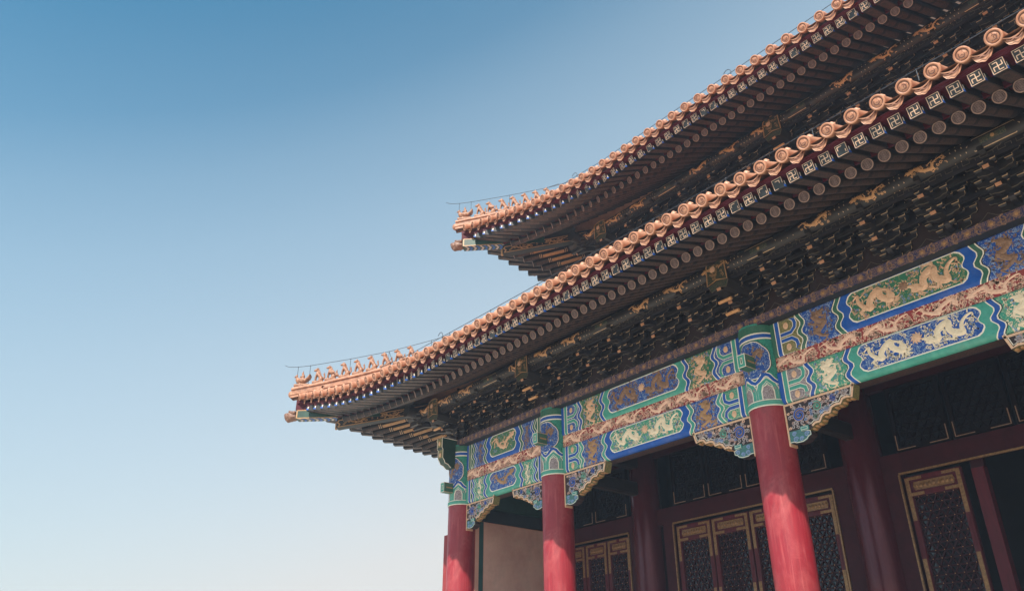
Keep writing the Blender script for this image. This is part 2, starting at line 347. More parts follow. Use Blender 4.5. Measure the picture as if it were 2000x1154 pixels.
def dragon(P, x0, x1, y0, y1, face, m, w, rnd, thick=1., waves=1.5, clouds=('gold', 'ltblue'), cs=1., vert=False, edge=None):
    """a generic coiling dragon filling a box: tapering body, mane, claws, tail tuft, drifting cloud curls"""
    hgt = y1-y0; wid = x1-x0; cy = (y0+y1)/2
    def pt(t, off=0):      # t 0 = tail, 1 = head
        if not vert:
            x = x0+wid*(.05+.80*t) if face > 0 else x1-wid*(.05+.80*t)
            amp = hgt*.34*(1-.25*t)
            return (x+wid*.05*sin(2*pi*waves*t*2), cy+amp*sin(2*pi*waves*t+.6)+hgt*.03)
        y = y0+hgt*(.06+.78*t); amp = wid*.27*(1-.2*t)
        return (x0+wid*.5+face*amp*sin(2*pi*waves*t+.4), y+hgt*.04*sin(4*pi*waves*t))
    B = min(hgt, wid)*.135*thick; n = 44
    pts = [pt(i/n) for i in range(n+1)]
    if edge: P.ribbon(pts, [B*(.75+.95*min(1, (i/n)*2.2)) for i in range(n+1)], edge, w-.0006)
    P.ribbon(pts, [B*(.25+.95*min(1, (i/n)*2.2))*(1 if i/n < .8 else 1-.3*(i/n-.8)/.2) for i in range(n+1)], m, w, B*.22)
    # spine flames
    for i in range(3, n-2, 2):
        (a, b), (c, d) = pts[i], pts[i+1]; dx, dy = c-a, d-b; L = sqrt(dx*dx+dy*dy) or 1
        sgn = 1 if (i//2) % 2 else -1
        nx, ny = -dy/L*sgn, dx/L*sgn
        P.ribbon([(a+nx*B*.4, b+ny*B*.4), (a+nx*B*.75-dx*.6, b+ny*B*.75-dy*.6), (a+nx*B*1.0-dx*1.6, b+ny*B*1.0-dy*1.6)], [B*.3, B*.2, .004], m, w)
    # head
    hx, hy = pts[-1]; (px, py) = pts[-3]; dx, dy = hx-px, hy-py; L = sqrt(dx*dx+dy*dy) or 1; dx, dy = dx/L, dy/L
    R = B*.95
    P.disc(hx+dx*R*.5, hy+dy*R*.5, R*.85, m, w+.002, 10, B*.2)
    P.ribbon([(hx+dx*R*.6, hy+dy*R*.6+R*.2), (hx+dx*R*1.5, hy+dy*R*1.5+R*.35), (hx+dx*R*2.0, hy+dy*R*2.0+R*.1)], [R*.9, R*.6, R*.2], m, w+.001, B*.12)
    P.ribbon([(hx+dx*R*.5, hy+dy*R*.5-R*.5), (hx+dx*R*1.5, hy+dy*R*1.5-R*.6)], [R*.5, R*.15], m, w+.001)
    for k in range(7):
        a = atan2(dy, dx)+pi+(-1.3+2.6*k/6); q = R*rnd.uniform(1.5, 2.2)
        P.ribbon([(hx, hy), (hx+q*.6*cos(a), hy+q*.6*sin(a)), (hx+q*cos(a+.35), hy+q*sin(a+.35))], [R*.55, R*.35, .004], m, w)
    # legs with claws
    for t, sg in ((.30, -1), (.46, 1), (.66, -1), (.80, 1)):
        i = int(t*n); (a, b), (c, d) = pts[i], pts[i+1]; ddx, ddy = c-a, d-b; L = sqrt(ddx*ddx+ddy*ddy) or 1
        nx, ny = -ddy/L*sg, ddx/L*sg; tx, ty = ddx/L, ddy/L
        q = B*1.35
        k1 = (a+nx*q*.8-tx*q*.35, b+ny*q*.8-ty*q*.35); k2 = (a+nx*q*1.2+tx*q*.55, b+ny*q*1.2+ty*q*.55)
        k1 = (min(max(k1[0], x0), x1), min(max(k1[1], y0), y1)); k2 = (min(max(k2[0], x0), x1), min(max(k2[1], y0), y1))
        P.ribbon([(a, b), k1, k2], [B*.75, B*.55, B*.35], m, w+.001, B*.1)
        an = atan2(ty+ny*.4, tx+nx*.4)
        for e in (-1.1, -.4, .3, 1.0):
            P.ribbon([k2, (k2[0]+B*.65*cos(an+e), k2[1]+B*.65*sin(an+e))], [B*.22, .006], m, w)
    # tail tuft
    tx, ty = pts[0]
    for e in (-.7, 0, .7):
        a = atan2(pts[0][1]-pts[2][1], pts[0][0]-pts[2][0])+e
        P.ribbon([(tx, ty), (tx+B*cos(a), ty+B*sin(a))], [B*.3, .005], m, w)
    # clouds and flames round it
    k = int(wid*hgt*60*cs)
    for _ in range(k):
        x, y = rnd.uniform(x0, x1), rnd.uniform(y0, y1)
        if min((x-a)**2+(y-b)**2 for a, b in pts) < (B*.85)**2: continue
        r = rnd.uniform(.020, .036)
        c = rnd.choice(clouds)
        if rnd.random() < .5: P.spiral(x, y, r, c, w-.001, 1.2, rnd.choice((-1, 1)), rnd.uniform(0, 6), .016, 9)
        else:
            a = rnd.uniform(0, 6.28)
            P.ribbon([(x, y), (x+r*cos(a), y+r*sin(a)), (x+2*r*cos(a+.5), y+2*r*sin(a+.5))], [.018, .024, .004], c, w-.001)

def beam_map(x0, z0, hgt, yf, r=.10, rt_=.05, inv=1):
    """(u, v): u along the beam, v arc length up the rounded front face (0 = where the soffit ends)"""
    la, lf, lt = r*pi/2, hgt-r-rt_, rt_*pi/2
    def fn(u, v, w):
        if v < 0: return (x0+u, yf+r-v, z0-w)
        if v < la:
            a = v/r; return (x0+u, yf+r-(r+w)*sin(a), z0+r-(r+w)*cos(a))
        v -= la
        if v < lf: return (x0+u, yf-w, z0+r+v)
        v -= lf; a = min(v/rt_, pi/2)
        return (x0+u, yf+rt_-(rt_+w)*cos(a), z0+hgt-rt_+(rt_+w)*sin(a))
    return fn, la+lf+lt
def painted_beam(Xa, L, z0, hgt, yf, A, B, ground, endground, dr, dr_end, seed, short=False, boxg='lilac_scroll', dark_top=False):
    """A / B: the two band colours; ground: centre panel; endground: side panels; dr: dragon leaf"""
    rnd = random.Random(seed); eg = {'p_blue': 'blue', 'p_green': 'green_dk', 'p_teal': 'green'}[ground]
    mb = MB(); fn, LV = beam_map(0, 0, hgt, 0)
    P = Painter(mb, fn)
    # timber body with end colour
    prof = [(v, ) for v in range(1)]
    vs = [-.34, -.02, 0]+[.1*pi/2*i/5 for i in range(1, 6)]+[LV-.05*pi/2, LV-.04, LV-.02, LV]
    mb.grid([[fn(0, v, 0), fn(L, v, 0)] for v in vs], 'dark')
    mb.box(0, L, .04, .44, hgt-.10, hgt-.001, 'dark'); mb.box(0, L, .40, .44, .01, hgt-.1, 'dark')
    P.fill(.25, L-.25, -.30, -.03, 'soff_pat', .003, 1)
    P.ribbon([(1.9 if not short else 1.2, -.27), (1.7 if not short else 1.0, -.2), (1.9 if not short else 1.2, -.13), (1.8 if not short else 1.1, -.06), (L-1.8 if not short else L-1.1, -.06)], .012, 'brk_line2', .005)
    NV = 26
    am = .105
    def half(sg, X0):      # one end, sg=+1 left end running right
        X = lambda u: X0+sg*u
        f = lambda a, b, m, w, v0=0, v1=LV, nv=NV, nu=1: P.fill(*( (a, b) if sg > 0 else (b, a)), v0, v1, m, w, nv, nu)
        def c(u, k=1.):
            return lambda t: X(u+k*am*ch(t))
        # hoop strips
        f(X(0), X(.10), A if not short else B, .004, -.02); f(X(.105), X(.125), 'white', .005, -.02)
        f(X(.125), X(.215), B if not short else A, .004, -.02); f(X(.215), X(.24), 'white', .005, -.02)
        if not short:
            # two boxes with pointed ends inside a banded frame
            f(X(.24), c(.66), boxg, .003)
            for v0, v1 in ((.0, .47), (.53, 1.)):
                a0, a1 = v0*LV+.02, v1*LV-.02; mid = (a0+a1)/2
                out = [(X(.24), a1-.02), (X(.50), a1-.02), (X(.60), mid+.09), (X(.62), mid), (X(.60), mid-.09), (X(.50), a0+.02), (X(.24), a0+.02)]
                P.ribbon(out, .105, 'white', .005); P.ribbon(out, .075, B, .007)
                P.disc(X(.40), mid, .062, 'gold', .009, 12, .012, .08)
            f(c(.625), c(.65), 'white', .0065); f(c(.65), c(.735), A, .008); f(c(.735), c(.76), 'white', .0065)
            s1 = .80; e1 = 1.50
        else:
            f(X(.24), c(.27), 'green_dk', .003); f(c(.24), c(.265), 'white', .005); f(c(.265), c(.34), A, .006); f(c(.34), c(.36), 'white', .005)
            f(c(.36), c(.43), B, .006); f(c(.43), c(.45), 'white', .005)
            s1 = .50; e1 = .88
        # side panel with an upright dragon
        def c2(u, k=-1.): return lambda t: X(u+.0-am*ch(t))
        f(c(s1-.04), c2(e1+.08), endground, .002, nu=2)
        xa, xb = sorted((X(s1+.10), X(e1-.04)))
        dragon(P, xa, xb, .05, LV-.08, sg, dr_end, .007, rnd, 1.3, 1.9, (dr_end, 'ltblue', dr_end, dr_end), 6., True, edge={'p_blue': 'blue', 'p_green': 'green_dk', 'p_teal': 'green'}[endground])
        # double chevron next to the centre panel
        o = e1+.10
        f(c2(o), c2(o+.025), 'white', .004); f(c2(o+.025), c2(o+.115), A, .006); f(c2(o+.115), c2(o+.14), 'white', .004)
        f(c2(o+.14), c2(o+.23), B, .005, nu=1)
        return o+.25
    e = half(1, 0); half(-1, L)
    # centre panel
    lft = lambda q: (lambda t: e+q-am*ch(t)); rgt = lambda q: (lambda t: L-e-q+am*ch(t))
    P.fill(lambda t: e-.05-am*ch(t), lambda t: L-e+.05+am*ch(t), 0, LV, B, .0068, NV, 6)
    v0, v1 = .19*LV+.02, .93*LV
    def lp(q, cmf=.06):
        def f(t):
            cm = cmf*max(0, (.08-t)/.08, (t-.92)/.08)
            return e+q+cm-.75*am*ch(.06+.88*t)
        return f
    def rp(q, cmf=.06):
        g_ = lp(q, cmf); return lambda t: L-g_(t)
    P.fill(lp(.06), rp(.06), v0, v1, 'white', .0085, NV, 6)
    P.fill(lp(.085), rp(.085), v0+.024, v1-.024, ground, .0105, NV, 6)
    xa, xb = e+.10, L-e-.10; mid = (xa+xb)/2; a0, a1 = v0+.05, v1-.045
    if short:
        dragon(P, xa-.02, xb+.02, a0, a1, 1, dr, .016, rnd, 1.2, 1.1)
    else:
        gap = .13 if L > 5 else .08
        dragon(P, xa-.02, mid-gap, a0, a1, 1, dr, .016, rnd, 1.55, 1.75, (dr, 'ltblue', dr, dr), 7., edge=eg); dragon(P, mid+gap, xb+.02, a0, a1, -1, dr, .016, rnd, 1.55, 1.75, (dr, 'ltblue', dr, dr), 7., edge=eg)
        P.disc(mid, (a0+a1)/2+.05, .085, 'gold' if dr != 'gold' else 'brown_gold', .018, 14, .02)
        for k in range(10):
            a = 2*pi*k/10; P.ribbon([(mid+.08*cos(a), (a0+a1)/2+.05+.08*sin(a)), (mid+.125*cos(a+.3), (a0+a1)/2+.05+.125*sin(a+.3))], [.04, .005], 'gold', .016)
        for k in range(5): P.spiral(mid+rnd.uniform(-.1, .1), a0+.02+.05*k*.6, .03, 'ltblue', .014, 1.2, rnd.choice((-1, 1)), k, .016, 9)
    return mb

# ------------------------------------------------------------------ plan
R = .42
CX = [0., 4.54, 11.46, 18.31, 25.1]
YB = 3.5                                   # row of inner columns
UP = (4.54, 3.5, 5.9)                      # the upper storey repeats the eaves this far in and up
YF = -.13

# columns with painted heads
def column_head(seed):
    mb = MB(); rnd = random.Random(seed); r0 = R+.003
    P = Painter(mb, lambda u, v, w: ((r0+w)*sin(u/R), -(r0+w)*cos(u/R), v))
    U = pi*R*.78
    fl = lambda a, b, v0, v1, m, w, nv=1, nu=24: P.fill(a, b, v0, v1, m, w, nv, nu)
    mb.lathe([(r0, .0), (r0, 1.9)], 'teal_scroll', 40)
    mb.lathe([(r0+.012, -.002), (r0+.016, .0), (r0+.016, .025), (r0+.012, .026)], 'white', 40)
    mb.lathe([(r0+.012, .025), (r0+.024, .03), (r0+.026, .06), (r0+.014, .072), (r0+.026, .084), (r0+.024, .115), (r0+.012, .12)], 'green', 40)
    mb.lathe([(r0+.012, .12), (r0+.016, .121), (r0+.016, .143), (r0+.004, .145)], 'white', 40)
    W_ = .47; n0 = -3
    for k in range(n0, 4):                 # pointed arches
        x = k*W_+W_*.5+.04
        if abs(x) > U+.2: continue
        hw = W_/2
        def arch(s_): return [(x-hw*s_, .14), (x-hw*s_, .33), (x-hw*s_*.72, .43+.04*s_), (x-hw*s_*.3, .47+.05*s_), (x, .51+.07*s_), (x+hw*s_*.3, .47+.05*s_), (x+hw*s_*.72, .43+.04*s_), (x+hw*s_, .33), (x+hw*s_, .14)]
        fl(x-hw, x+hw, .143, .45, 'lilac_scroll', .002, 1, 6)
        P.ribbon(arch(.80), .15, 'white', .004); P.ribbon(arch(.80), .105, 'green', .006)
        P.ribbon(arch(.56), .012, 'white', .0075)
    zz = []
    for k in range(-3, 4):
        x = k*W_+.04; zz += [(x, .52), (x+W_*.18, .57), (x+W_*.36, .67), (x+W_*.5, .70), (x+W_*.64, .67), (x+W_*.82, .57)]
    zz = [p for p in zz if abs(p[0]) < U+.15]
    P.ribbon(zz, .11, 'white', .008); P.ribbon(zz, .07, 'blue', .010)
    # lobed medallion with a dull dragon
    cz = 1.06
    def lobe(a, q): return q*(.40+.022*abs(sin(4*a))), q*(.43+.022*abs(sin(4*a)))
    for q, m, w in ((1.04, 'dark', .003), (1., 'white', .005), (.955, 'p_blue', .007)):
        n = 40; rows = []
        for j in range(6):
            rows.append([P.fn(lobe(2*pi*i/n, q*j/5+.001)[0]*cos(2*pi*i/n)*1.05, cz+lobe(2*pi*i/n, q*j/5+.001)[1]*sin(2*pi*i/n), w) for i in range(n+1)])
        mb.grid(rows, m, flip=True)
    dragon(P, -.34, .34, cz-.33, cz+.33, 1, 'brown_gold', .012, rnd, .85, 1.3, ('brown_gold', 'ltblue'), .8)
    for q, m, w in ((0.055, 'white', .004), (.03, 'blue', .008)):
        fl(-U, U, 1.60-q*1.4, 1.60+q*1.4, m, w)
    fl(-U, U, 1.655, 1.86, 'green_dk', .003)
    return mb
head_me = column_head(5).mesh('column_head')
def column(x, y, zlo, ztop, head=True, r=R, m='red'):
    mb = MB(); mb.lathe([(0, zlo), (r*1.01, zlo), (r*1.005, (zlo)/2), (r, 0), (r, ztop), (0, ztop)], m, 48)
    c = part('column', mb, (x, y, 0))
    b = MB(); b.lathe([(r*1.5, zlo), (r*1.5, zlo+.06), (r*1.35, zlo+.12), (r*1.1, zlo+.16), (r*1.0, zlo+.16)], 'marble', 40)
    sub('column_base', b, c)
    if head: sub('column_head', head_me, c)
    return c
ZLO = TZ-H
for i, x in enumerate(CX): column(x, 0, ZLO, 1.9)
for x in CX[1:]: column(x, YB, ZLO, 1.9, False, .45, 'red_shade')
for y in (YB, YB+4.5): column(0, y, ZLO, 1.9, True)

# painted beams, friezes
ZB = (0.01, .74, 1.03, 1.86)               # lower beam 0..0.74, frieze to 1.1, upper beam to 1.86
def frieze(L, seed):
    mb = MB(); rnd = random.Random(seed); hh = .375
    mb.box(0, L, 0, .2, 0, hh, 'frieze')
    P = Painter(mb, lambda u, v, w: (u, -w, v))
    n = max(2, round(L/1.0)); s = L/n
    for k in range(n):
        dragon(P, k*s+.02, (k+1)*s-.02, .035, hh-.02, 1 if k % 2 else -1, 'gold_pk', .006, rnd, 1.6, 1.35, ('gold_pk',), 14)
    return mb
for i in range(4):
    x0 = CX[i]+R*.965; L = CX[i+1]-CX[i]-2*R*.965
    sh = i == 0
    odd = i % 2 == 0
    lowb = painted_beam(x0, L, 0, .73, 0, 'blue' if odd else 'green', 'green' if odd else 'blue', 'p_blue' if odd else 'p_teal', 'p_teal' if odd else 'p_blue', 'gold_lt' if i else 'gold_dk', 'gold_lt' if odd else 'gold_dk', 11+i, sh, 'lilac_scroll' if odd else 'p_teal')
    part('painted_beam', lowb, (x0, YF, ZB[0]), 'lower painted beam of the bay')
    upb = painted_beam(x0, L, 0, .84, 0, 'green_dk' if odd else 'blue', 'blue' if odd else 'green', 'p_green' if odd else 'p_blue', 'p_blue' if odd else 'p_green', 'gold' if odd else 'brown_gold', 'brown_gold' if odd else 'gold', 31+i, sh, 'olive' if odd else 'p_blue')
    part('painted_beam', upb, (x0, YF, 1.04), 'upper painted beam of the bay')
    part('frieze_board', frieze(L, 50+i), (x0, YF+.03, .70))
# the same beams on the side facade, seen end on
for z0, hh in ((.01, .73), (1.04, .84)):
    mb = MB(); mb.bbox(-.13, .27, R*.9, YB-R*.9, z0, z0+hh, 'head_green', .05)
    part('side_beam', mb)
# beam heads that stick out of the columns
def head_block(x, z):
    mb = MB(); mb.bbox(-.10, .10, -.36, .02, -.15, .15, 'green_dk', .006)
    for a, b, c, d in ((-.10, .10, .135, .15), (-.10, .10, -.15, -.135), (-.10, -.085, -.135, .135), (.085, .10, -.135, .135)):
        mb.box(a, b, -.364, -.361, c, d, 'white')
    mb.box(-.085, .085, -.3625, -.3605, -.135, .135, 'green'); mb.box(-.028, .028, -.366, -.363, -.07, .07, 'white'); mb.box(-.016, .016, -.368, -.366, -.055, .055, 'green_dk')
    for s_ in (-1, 1):
        mb.box(*sorted((s_*.1005, s_*.103)), -.36, -.02, -.15, -.138, 'gold'); mb.box(*sorted((s_*.1005, s_*.103)), -.36, -.02, .138, .15, 'gold')
        mb.box(*sorted((s_*.1005, s_*.102)), -.28, -.05, -.02, .02, 'gold_dk')
    part('beam_end_block', mb, (x, -R+.02, z))
head_block(.0, .52)
for x in CX[1:]: head_block(x, .98)
mb = MB()                                   # curled head of the side beam at the corner column
prof = [(0, .92), (-.30, .92), (-.42, 1.02), (-.52, 1.04), (-.56, 1.12), (-.62, 1.20), (-.62, 1.46), (-.66, 1.52), (-.66, 1.84), (0, 1.84)]
mb.prism_x([(y, z) for y, z in prof], -.14, .14, 'head_green')
mb.box(-.115, .115, -.626, -.621, 1.2, 1.46, 'olive'); mb.box(-.115, .115, -.666, -.661, 1.54, 1.82, 'olive')
for z in (1.30, 1.66): mb.ball((0, -.64 if z < 1.5 else -.68, z), (.055, .02, .075), 'gold')
for a, b in zip(prof[1:], prof[2:]):
    for s_ in (-.135, .135): mb.tube([(s_, a[0]-.004, a[1]), (s_, b[0]-.004, b[1])], .010, 'white', 6)
mb.box(-.13, .13, -.67, -.655, 1.50, 1.52, 'dark')
part('curled_beam_head', mb, (0, -R*.6, .22))
mb = MB(); mb.bbox(-.55, 0, -.12, .14, -.02, .5, 'green', .03); mb.box(-.556, -.551, -.10, .12, .0, .48, 'white'); mb.box(-.559, -.556, -.08, .10, .03, .45, 'green')
part('beam_end_block', mb, (-.0, .0, -.16))
# plate beam with vine painting along the top of the beams
mb = MB(); mb.box(-.6, 27, -.34, .5, 1.862, 2.08, 'dark'); mb.box(-.59, 26.9, -.3435, -.341, 1.872, 2.07, 'vine')
P = Painter(mb, lambda u, v, w: (u, -.344-w, 1.87+v)); rnd = random.Random(3)
u = -.5
while u < 20.5:
    for k in range(6):
        a = 2*pi*k/6; P.ribbon([(u, .10), (u+.045*cos(a), .10+.045*sin(a)), (u+.075*cos(a+.4), .10+.075*sin(a+.4))], [.02, .05, .006], 'brown_gold', .002)
    P.disc(u, .1, .03, 'gold_dk', .004, 8, .008)
    for s_ in (-1, 1): P.spiral(u+.21, .1+s_*.035, .07, 'brown_gold', .002, 1.1, s_, s_*1.4, .03, 12)
    u += .42
part('plate_beam', mb)
mb = MB(); mb.box(-.34, .5, .55, 12, 1.862, 2.08, 'vine'); part('plate_beam', mb)

# spandrel brackets
def spandrel(seed):
    mb = MB(); rnd = random.Random(seed); T = .11
    out = [(0, 0), (1.58, 0), (1.50, -.27), (1.40, -.235), (1.30, -.25), (1.24, -.335), (1.14, -.325), (1.04, -.355), (.99, -.45), (.88, -.44), (.80, -.48), (.74, -.575), (.64, -.57), (.56, -.62), (.50, -.66), (0, -.68)]
    mb.prism_y(out, -T, T, 'olive', 'carve_dk')
    P = Painter(mb, lambda u, v, w: (u, -T-w, v))
    edge = out[1:14]
    ins = lambda k: [(x-k*.55, z+k) for x, z in edge]
    P.ribbon(ins(.024), .048, 'gold', .014); P.ribbon([(0, -.022), (1.57, -.022)], .045, 'gold', .014)
    P.ribbon(ins(.072), .016, 'white', .010)
    def volute(x, y, r, c1, d, a0):
        P.disc(x, y, r*1.12, 'carve_dk', .003, 16)
        P.spiral(x, y, r, 'rosy', .006, 1.9, d, a0, r*.42, 26, .004); P.spiral(x, y, r*.97, c1, .011, 1.9, d, a0, r*.25, 26, .02)
        mb.ball((x, -T-.01, y), (r*.3, .03, r*.3), c1)
        mb.ball((x-r*.06, -T-.035, y+r*.08), (r*.1, .01, r*.1), 'rosy')
        for k in range(7):
            a = a0+k*2*pi/7; q = r*1.15
            P.spiral(x+q*cos(a), y+q*sin(a), r*.34, 'lilac', .007, 1.1, -d, a, .028, 10, .012)
    volute(.30, -.30, .15, 'blue', 1, .5); volute(.72, -.22, .11, 'green', -1, 2.); volute(1.10, -.155, .075, 'blue', 1, 1.)
    volute(.66, -.43, .06, 'green_dk', 1, 0.); volute(1.34, -.12, .05, 'lilac', -1, 0.); volute(.93, -.33, .05, 'ltblue', 1, 2.)
    def inside(x, z):
        zz = None
        for (a, b), (c, d) in zip(edge, edge[1:]):
            if min(a, c) <= x <= max(a, c) and a != c: zz = b+(d-b)*(x-a)/(c-a)
        return zz is not None and z > zz+.11 and z < -.06 or (x < .55 and -.58 < z < -.06 and x > .05)
    for _ in range(150):
        x, z = rnd.uniform(.05, 1.48), rnd.uniform(-.62, -.05)
        if not inside(x, z): continue
        if any((x-a)**2+(z-b)**2 < (r*1.25)**2 for a, b, r in ((.30, -.30, .15), (.72, -.22, .11), (1.1, -.155, .075))): continue
        c = rnd.choice(('lilac', 'rosy', 'lilac', 'green_dk', 'rosy', 'ltblue', 'gold_pk'))
        P.spiral(x, z, rnd.uniform(.03, .05), c, .006+rnd.random()*.004, 1.2, rnd.choice((-1, 1)), rnd.uniform(0, 6), .024, 10, .012)
    # gold leaves on the underside of the cusps
    for (a, b), (c, d) in zip(out[2:14], out[3:15]):
        mb.ball(((a+c)/2+.005, 0, (b+d)/2-.006), (.05, T*.8, .03), 'gold_dk', 1)
    # block and curled foot against the column
    b = MB(); b.bbox(.28, .47, -T-.03, T-.03, -.65, -.555, 'teal', .012); b.box(.30, .45, -T-.036, -T-.031, -.635, -.575, 'white'); b.box(.31, .44, -T-.040, -T-.036, -.625, -.585, 'teal')
    foot = [(0, -.60), (.27, -.60), (.30, -.66), (.42, -.665), (.50, -.70), (.50, -.77), (.43, -.80), (.40, -.84), (.30, -.875), (.15, -.87), (.10, -.84), (0, -.84)]
    b.prism_y(foot, -T-.01, T-.02, 'carve_dk', 'foot')
    Pf = Painter(b, lambda u, v, w: (u, -T-.011-w, v))
    Pf.ribbon([(x-.012 if x > .05 else x, z+.014) for x, z in foot[2:]], .014, 'white', .004)
    for x, z, r in ((.14, -.79, .06), (.40, -.73, .055), (.27, -.80, .05), (.12, -.67, .05)):
        Pf.spiral(x, z, r, 'ltblue', .004, 1.5, 1, 0, .03, 16, .012); Pf.spiral(x, z, r*.9, 'white', .010, 1.5, 1, 0.2, .008, 16)
    e = MB(); e.box(-.035, .002, -T-.012, T+.01, -.90, 0.0, 'gold')
    return mb.mesh('spandrel_bracket'), b.mesh('curled_foot'), e.mesh('edge_strip')
SPM = [spandrel(3), spandrel(8)]
def place_spandrel(x, sg, sc, k):
    m = SPM[k % 2]
    o = part('spandrel_bracket', m[0], (x+sg*(R+.03), 0, -.0)); o.scale = (sg*sc, 1, sc*.985)
    for nm, d in (('curled_foot', m[1]), ('edge_strip', m[2])): sub(nm, d, o)
for i in range(4):
    sc = .88 if i == 0 else 1.
    place_spandrel(CX[i], 1, sc, i); place_spandrel(CX[i+1], -1, sc, i+1)

# ------------------------------------------------------------------ bracket sets
def bracket_mesh():
    mb = MB()
    st, h0, tz = .35, .15, .215
    def arm(y, z, L, m, t=.055, hh=.13):
        a = L/2
        low = [(-a, z+hh*.45), (-a+.03, z+hh*.2), (-a+.08, z+.03), (-a+.16, z), (a-.16, z), (a-.08, z+.03), (a-.03, z+hh*.2), (a, z+hh*.45)]
        mb.prism_y(low+[(a, z+hh), (-a, z+hh)], y-t, y+t, m)
        P = Painter(mb, lambda u, v, w: (u, y-t-w, v))
        P.ribbon([(p[0]*.985, p[1]+.008) for p in low], .017, 'brk_line2', .003)
        P.ribbon([(a*.985, z+hh*.45), (a*.985, z+hh-.006)], .012, 'brk_line', .003)
    def blk(x, y, z, m, s_=.070, hh=.088):
        mb.add([(x-s_*.7, y-s_*.7, z), (x+s_*.7, y-s_*.7, z), (x+s_*.7, y+s_*.7, z), (x-s_*.7, y+s_*.7, z)]+[(x+i*s_, y+j*s_, z+hh*.45) for i, j in ((-1, -1), (1, -1), (1, 1), (-1, 1))]+[(x+i*s_, y+j*s_, z+hh) for i, j in ((-1, -1), (1, -1), (1, 1), (-1, 1))],
               [(3, 2, 1, 0)]+[(i+o, (i+1) % 4+o, (i+1) % 4+4+o, i+4+o) for o in (0, 4) for i in range(4)]+[(8, 9, 10, 11)], m)
        P = Painter(mb, lambda u, v, w: (u, y-s_-w, v))
        P.ribbon([(x-s_, z+hh*.45+.008), (x+s_-.008, z+hh*.45+.008), (x+s_-.008, z+hh)], .019, 'brk_line', .003)
    mb.box(-.15, .15, -.15, .15, .07, h0, 'brk_blue'); mb.prism_y([(-.11, 0), (.11, 0), (.15, .07), (-.15, .07)], -.14, .14, 'brk_blue')
    P = Painter(mb, lambda u, v, w: (u, -.15-w, v)); P.ribbon([(-.15, .078), (.144, .078), (.144, .15)], .014, 'brk_line', .003)
    for x in (-.05, .03): P.ribbon([(x, .0), (x+.02, .06)], .010, 'brk_line', .006)
    for i in range(4):
        z = h0+tz*i
        y1 = -st*min(i+1, 3)
        mg = 'brk_green' if i % 2 else 'brk_blue'; mo = 'brk_blue' if i % 2 else 'brk_green'
        # forward arm
        if i == 0: mb.prism_x([(.3, z), (y1+.12, z), (y1+.03, z+.03), (y1-.04, z+.08), (y1-.04, z+.13), (.3, z+.13)], -.05, .05, mg)
        elif i < 3: mb.prism_x([(.3, z), (y1+.10, z), (y1-.14, z-.10), (y1-.16, z-.045), (y1-.02, z+.06), (y1-.02, z+.13), (.3, z+.13)], -.05, .05, mg)
        else: mb.prism_x([(.3, z), (y1-.05, z), (y1-.16, z+.04), (y1-.16, z+.13), (.3, z+.13)], -.05, .05, mg)
        if i in (1, 2):
            P2 = Painter(mb, lambda u, v, w: (u, y1+.1-.24*v, z-.10*v-w-.0))
            P2.fill(-.05, .05, .0, 1., 'brk_green', .002, 1); P2.ribbon([(-.046, .0), (-.046, .96), (.046, .96), (.046, 0)], .012, 'brk_line2', .004)
        for j in range(0, 4):
            yj = -st*j
            if j == i: arm(yj, z, .62, mo); xs = (-.26, .26)
            elif j == i-1: arm(yj, z, .94, mo); xs = (-.42, -.2, .2, .42)
            elif j == i-2: arm(yj, z, 1.10, mg, .04, .09); xs = (-.48, .48)
            elif j == 3 and i == 3: arm(yj, z, .62, mo); xs = (-.26, .26)
            else: continue
            for x in xs: blk(x, yj, z+.13, mg)
            blk(0, yj, z+.13, mg)
        for x in (-.10, .10): blk(x, y1+.02, z+.06, mo, .05, .06)
    tips = []
    for i in (1, 2):
        t = MB(); tips.append(t); z = h0+tz*i; y1 = -st*(i+1)
        t.prism_x([(y1-.135, z-.105), (y1-.165, z-.055), (y1-.175, z-.055), (y1-.15, z-.115)], -.052, .052, 'tip')
    return mb.mesh('bracket_set'), [t.mesh('beam_tip') for t in tips]
BS, BT = bracket_mesh()
def big_head():
    mb = MB()
    out = [(-.25, .52), (-.28, .02), (-.2, -.14), (0, -.06), (.2, -.14), (.28, .02), (.25, .52), (.0, .60)]
    out = [(-.24, .50), (-.27, .0), (0, .07), (.27, .0), (.24, .50), (.12, .56), (-.12, .56)]
    low = [(-.27, .0), (-.20, -.16), (0, -.10), (.20, -.16), (.27, .0), (0, .07)]
    mb.prism_y(out, -1.24, -.2, 'brk_green', 'p_brk'); mb.prism_y(low, -1.20, -.2, 'brk_green', 'p_brk')
    P = Painter(mb, lambda u, v, w: (u, -1.24-w, v))
    P.ribbon(out+[out[0]], .035, 'gold_dk', .004); P.disc(-.08, .36, .075, 'gold', .006, 14, .015)
    rnd = random.Random(2)
    for _ in range(26): P.spiral(rnd.uniform(-.16, .19), rnd.uniform(.12, .48), .035, 'gold_dk', .003, 1.2, rnd.choice((-1, 1)), rnd.uniform(0, 6), .016, 9)
    Q = Painter(mb, lambda u, v, w: (u, -1.20-w, v)); Q.ribbon([low[0], low[1], low[2], low[3], low[4]], .014, 'brk_line2', .004)
    tips = []
    for y, z in ((-1.02, -.38), (-.80, -.60)):
        t = MB(); tips.append(t); t.bbox(-.17, .17, y-.05, y+.02, z-.03, z+.03, 'orange', .012)
    return mb.mesh('transverse_beam_head'), [t.mesh('beam_tip') for t in tips]
BH, BHT = big_head()
